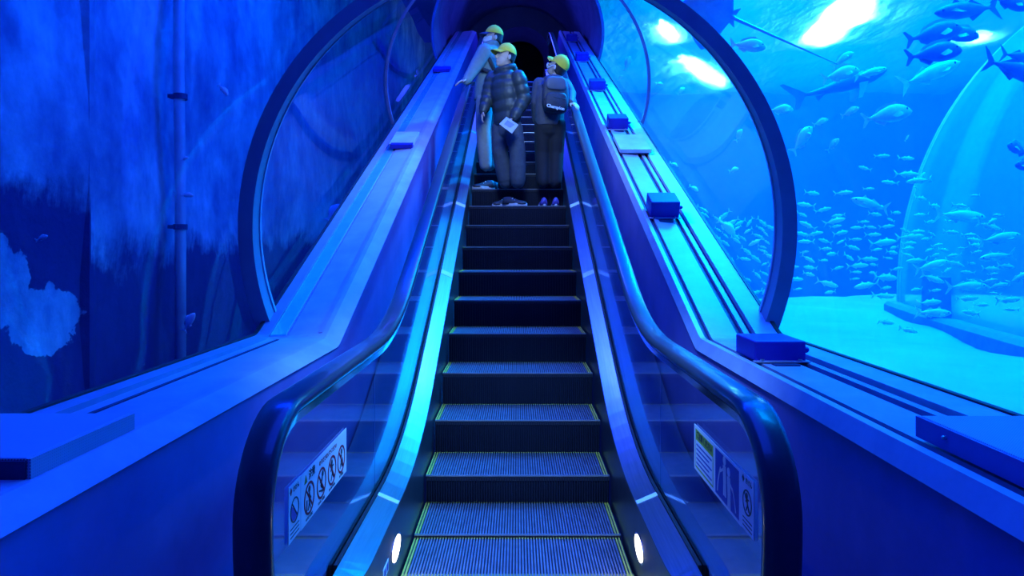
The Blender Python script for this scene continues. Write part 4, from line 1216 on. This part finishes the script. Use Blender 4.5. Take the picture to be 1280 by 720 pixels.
# smaller fish, one mesh each, copied
def small_proto(kind):
    mb = fish_body(kind)
    for nm in ('tail', 'dorsal', 'anal'):
        q = flat(FINS[kind][nm], .014); b0 = len(mb.v); mb.v += q.v; mb.f += [tuple(b0 + i for i in f_) for f_ in q.f]
    return mb
SM = {}
for kind in ('bream', 'jack'):
    me = fmesh('school_' + kind, small_proto(kind)); me.materials.append(m_fish); SM[kind] = me
def put_small(kind, px, py, length, d, ang, head, label, group, yaw=0.):
    o = bpy.data.objects.new('fish', SM[kind]); COL.objects.link(o)
    d = room(px, py, length, d)
    L = length / F * d / 1.02
    o.location = P(px, py, d); o.scale = (L, L, L)
    o.rotation_euler = (Matrix.Rotation((pi if head < 0 else 0) + radians(yaw), 4, 'Z') @ Matrix.Rotation(-radians(ang), 4, 'Y')).to_euler()
    return tag(o, label, 'fish', group)
G1 = ('small silver fish of the loose school over the sand', 'school of small silver fish over the sand')
G2 = ('small silver fish of the school seen through the tunnel acrylic inside the ring', 'school seen through the tunnel acrylic')
listed = [(1136, 218, 30, -2), (1146, 226, 28, -6), (1111, 228, 20, 8), (1056, 241, 22, 4), (1087, 236, 13, 0), (1095, 268, 18, -8), (1151, 224, 24, 60), (1104, 195, 18, 0), (1134, 198, 20, -4), (1080, 210, 16, 18), (1134, 172, 9, 60),
          (1140, 296, 33, 4), (1106, 303, 34, 6), (1259, 333, 24, -6), (1249, 357, 26, 12), (1228, 381, 18, 0), (1212, 391, 26, 8), (1164, 378, 30, 4), (1144, 326, 26, -4), (1087, 324, 23, -2), (1074, 332, 25, 4), (1109, 347, 36, -4),
          (1081, 357, 32, -10), (1106, 370, 27, -4), (1033, 311, 16, 0), (1012, 343, 18, -14), (1263, 387, 16, 0), (1109, 403, 22, -6), (1276, 346, 30, 28), (1006, 256, 22, 8), (1030, 262, 20, 14), (1045, 276, 26, 14), (1008, 281, 22, 26), (1020, 292, 20, 10), (1006, 302, 20, 0), (1052, 291, 22, 10), (1101, 260, 22, 4), (1121, 266, 16, 0), (1110, 283, 18, 6), (1240, 336, 22, -4), (1195, 330, 24, -20), (1218, 300, 20, 10)]
used = [(b_[1] + q_, b_[2]) for b_ in big for q_ in (-22, -11, 0, 11, 22)]
for (px, py, L, a) in listed:
    put_small('jack', px, py, L, rnd.uniform(7.6, 9.8), a, rnd.choice((1, 1, -1)), *G1, yaw=rnd.uniform(-18, 18)); used.append((px, py))
n = 0
while n < 72:
    px, py = rnd.uniform(992, 1262), rnd.gauss(318, 30)
    if not 240 < py < 368 or any(abs(px - a) < 17 and abs(py - b) < 6 for a, b in used): continue
    used.append((px, py)); n += 1
    put_small('jack', px, py, rnd.uniform(11, 22), rnd.uniform(8.0, 12.0), rnd.gauss(0, 12), rnd.choice((1, 1, -1)), *G1, yaw=rnd.uniform(-25, 25))
n = 0; used2 = []
while n < 46:
    t = rnd.random(); px = rnd.uniform(878, 968); py = rnd.uniform(262, 402)
    lim = 262 + (px - 878) * .35
    if py > 285 + (px - 880) * 1.45 or py < lim - 12 or any(abs(px - a) < 8 and abs(py - b) < 5 for a, b in used2): continue
    used2.append((px, py)); n += 1
    put_small('jack', px, py, rnd.uniform(10, 20), rnd.uniform(8.0, 11.0), rnd.gauss(-32, 10), rnd.choice((1, 1, -1)), *G2, yaw=rnd.uniform(-20, 20))
for (px, py, L, a, h, d, lab) in [(910, 285, 30, -35, 1, 7.4, 'silver fish above the school inside the ring, nose down'), (785, 78, 20, 70, 1, 11.0, 'pale fish swimming upright past the second acrylic joint'), (776, 97, 9, 50, 1, 11.2, 'tiny pale fish under the upright one by the acrylic joint'), (825, 105, 10, 0, 1, 8.6, 'tiny pale fish alone in the cyan patch inside the ring'), (852, 113, 13, 40, 1, 8.4, 'small pale fish below the inner flood light'), (924, 168, 18, 60, 1, 7.6, 'small pale fish close to the inside of the ring'), (918, 212, 14, 20, 1, 7.8, 'small fish by the lower inside of the ring'), (843, 206, 12, -20, 1, 8., 'small pale fish just off the sloping ledge, under the box'), (868, 236, 14, -25, 1, 8., 'small pale fish off the sloping ledge above the school')]:
    put_small('bream', px, py, L, d, a, h, lab, None, yaw=15)
    bpy.data.objects[-1] if False else None
# fish in the tank of the stained wall
for (px, py, L, a, h, d, lab) in [(280, 113, 17, -50, 1, 6.5, 'small pale round fish high by the stained wall and the ring'), (235, 244, 15, 0, 1, 5.6, 'small pale fish beside the vertical pipe'), (237, 401, 26, 62, 1, 5.2, 'pale fish standing nose up at the foot of the pipe'), (53, 297, 15, 25, 1, 4.7, 'small dull fish over the dark stain of the wall'), (232, 198, 10, 20, 1, 5.8, 'tiny fish above the one beside the pipe'), (417, 264, 26, 55, 1, 9.4, 'pale fish gliding along the edge of the left sloping ledge')]:
    put_small('bream', px, py, L, d, a, h, lab, None, yaw=10)
# stingray above the ring
ry_ = thing('stingray', 'dark stingray with a long whip tail above the arch ring', 'stingray', P(882, 14, 7.4), (radians(-42), radians(14), radians(-6)))
rows = []
for i in range(17):
    t = -1 + 2 * i / 16
    half = .30 * (1 - abs(t)) ** .8 + .012
    row = []
    for j in range(12):
        a = 2 * pi * j / 12
        row.append(Vector((t * .50 , cos(a) * half - .10 * abs(t), .055 * (1 - abs(t)) ** 1.2 * sin(a) + .05 * t * t + .004 * sin(a))))
    rows.append(row)
rows = [[Vector((p.y * -1., p.x, p.z)) for p in r] for r in rows]
MB().quadgrid(rows, True, True).build('body', m_fishd, ry_, smooth=True)
tl_ = [Vector((.26 + .16 * k, -.01 * k, -.012 * k - .082 * k)) for k in range(8)]
MB().loft(tl_, [.022 - .0025 * k for k in range(8)], seg=8).build('tail', m_fishd, ry_, smooth=True)
for q in (-1, 1): MB().prism([(.22, q * .03, 0), (.36, q * .12, -.01), (.33, q * .03, -.01)], (0, 0, .012)).build('pelvic_fin', m_fishd, ry_)

# ================================================================== LIGHT
w = bpy.data.worlds.new('World'); S.world = w; w.use_nodes = True
nt = w.node_tree; bgn = nt.nodes['Background']
bgn.inputs['Color'].default_value = (.002, .045, 1., 1); bgn.inputs['Strength'].default_value = .12
def light(name, typ, loc, energy, color, target=None, **kw):
    l = bpy.data.lights.new(name, typ); l.energy = energy; l.color = color
    for k, v in kw.items(): setattr(l, k, v)
    o = bpy.data.objects.new(name, l); COL.objects.link(o); o.location = loc
    if target is not None: o.rotation_euler = (Vector(target) - Vector(loc)).to_track_quat('-Z', 'Y').to_euler()
    return o
light('tank_flood', 'AREA', (8.0, 9.8, 7.55), 5200, (.0, .27, 1.), (8.0, 9.8, 0), shape='RECTANGLE', size=11, size_y=12.6, spread=radians(80))
light('surface_fill', 'AREA', (9.5, 16.0, 10.0), 2300, (.0, .46, 1.), (9.5, 16.0, 0), shape='RECTANGLE', size=15, size_y=22)  # added area light, no real daylight; brightens the translucent surface from above
light('slope_fill', 'AREA', (4.2, 9.0, 7.5), 430, (.0, .36, 1.), (1.4, 7.2, 2.6), shape='RECTANGLE', size=1.0, size_y=2.0, spread=radians(50))  # added light with no fixture, brightening the sloping right ledge
light('tunnel_fill', 'AREA', (.2, 2.6, 6.6), 480, (.008, .044, 1.), (.2, 2.6, 0), shape='RECTANGLE', size=3.4, size_y=9)  # added deep blue fill from above for the ledges and ring
light('left_tank_lamp', 'AREA', (-2.7, 8, 8.2), 1750, (.0, .036, 1.), (-3.6, 8, 0), shape='RECTANGLE', size=2, size_y=16)
light('tunnel_lamp', 'AREA', (0, 5.2, 3.55), 30, (.37, .66, 1.), (0, 6.8, 2.2), shape='DISK', size=.6)
light('landing_fill', 'SPOT', (0, 1.6, 2.85), 450, (.13, .40, 1.), (0, 3.3, .1), spot_size=radians(56), spot_blend=.6, shadow_soft_size=.15)  # added spot without a fixture, lifting the lower steps and signs
light('portal_fill', 'POINT', (-.3, 17.1, 5.2), 14, (.04, .05, 1.), shadow_soft_size=.05)  # added hidden point light to brighten the arch soffit
light('vault_fill', 'AREA', (0, 14.5, 7.1), 40, (.03, .05, 1.), (0, 13.5, 4.6), shape='DISK', size=.8)  # added blue fill so the vault and portal wall come out lighter

# ================================================================== CAMERA
cam = bpy.data.cameras.new('Camera'); co = bpy.data.objects.new('Camera', cam); COL.objects.link(co)
co.location = (0, 0, EYE); co.rotation_euler = (pi / 2, 0, 0)
cam.sensor_width = 36; cam.lens = F / 1280 * 36
cam.shift_x = -(CX - 640) / 1280; cam.shift_y = -(360 - HY) / 1280
cam.clip_start = .05; cam.clip_end = 200
S.camera = co
S.view_settings.view_transform = 'Standard'; S.view_settings.look = 'None'
S.view_settings.exposure = 0.; S.view_settings.gamma = 1.; S.view_settings.use_curve_mapping = False
try:
    S.cycles.use_denoising = True; S.cycles.max_bounces = 10; S.cycles.diffuse_bounces = 4; S.cycles.glossy_bounces = 4
    S.cycles.transparent_max_bounces = 24; S.cycles.volume_bounces = 1; S.cycles.sample_clamp_indirect = 6.
    S.cycles.caustics_reflective = False; S.cycles.caustics_refractive = False
except Exception:
    pass
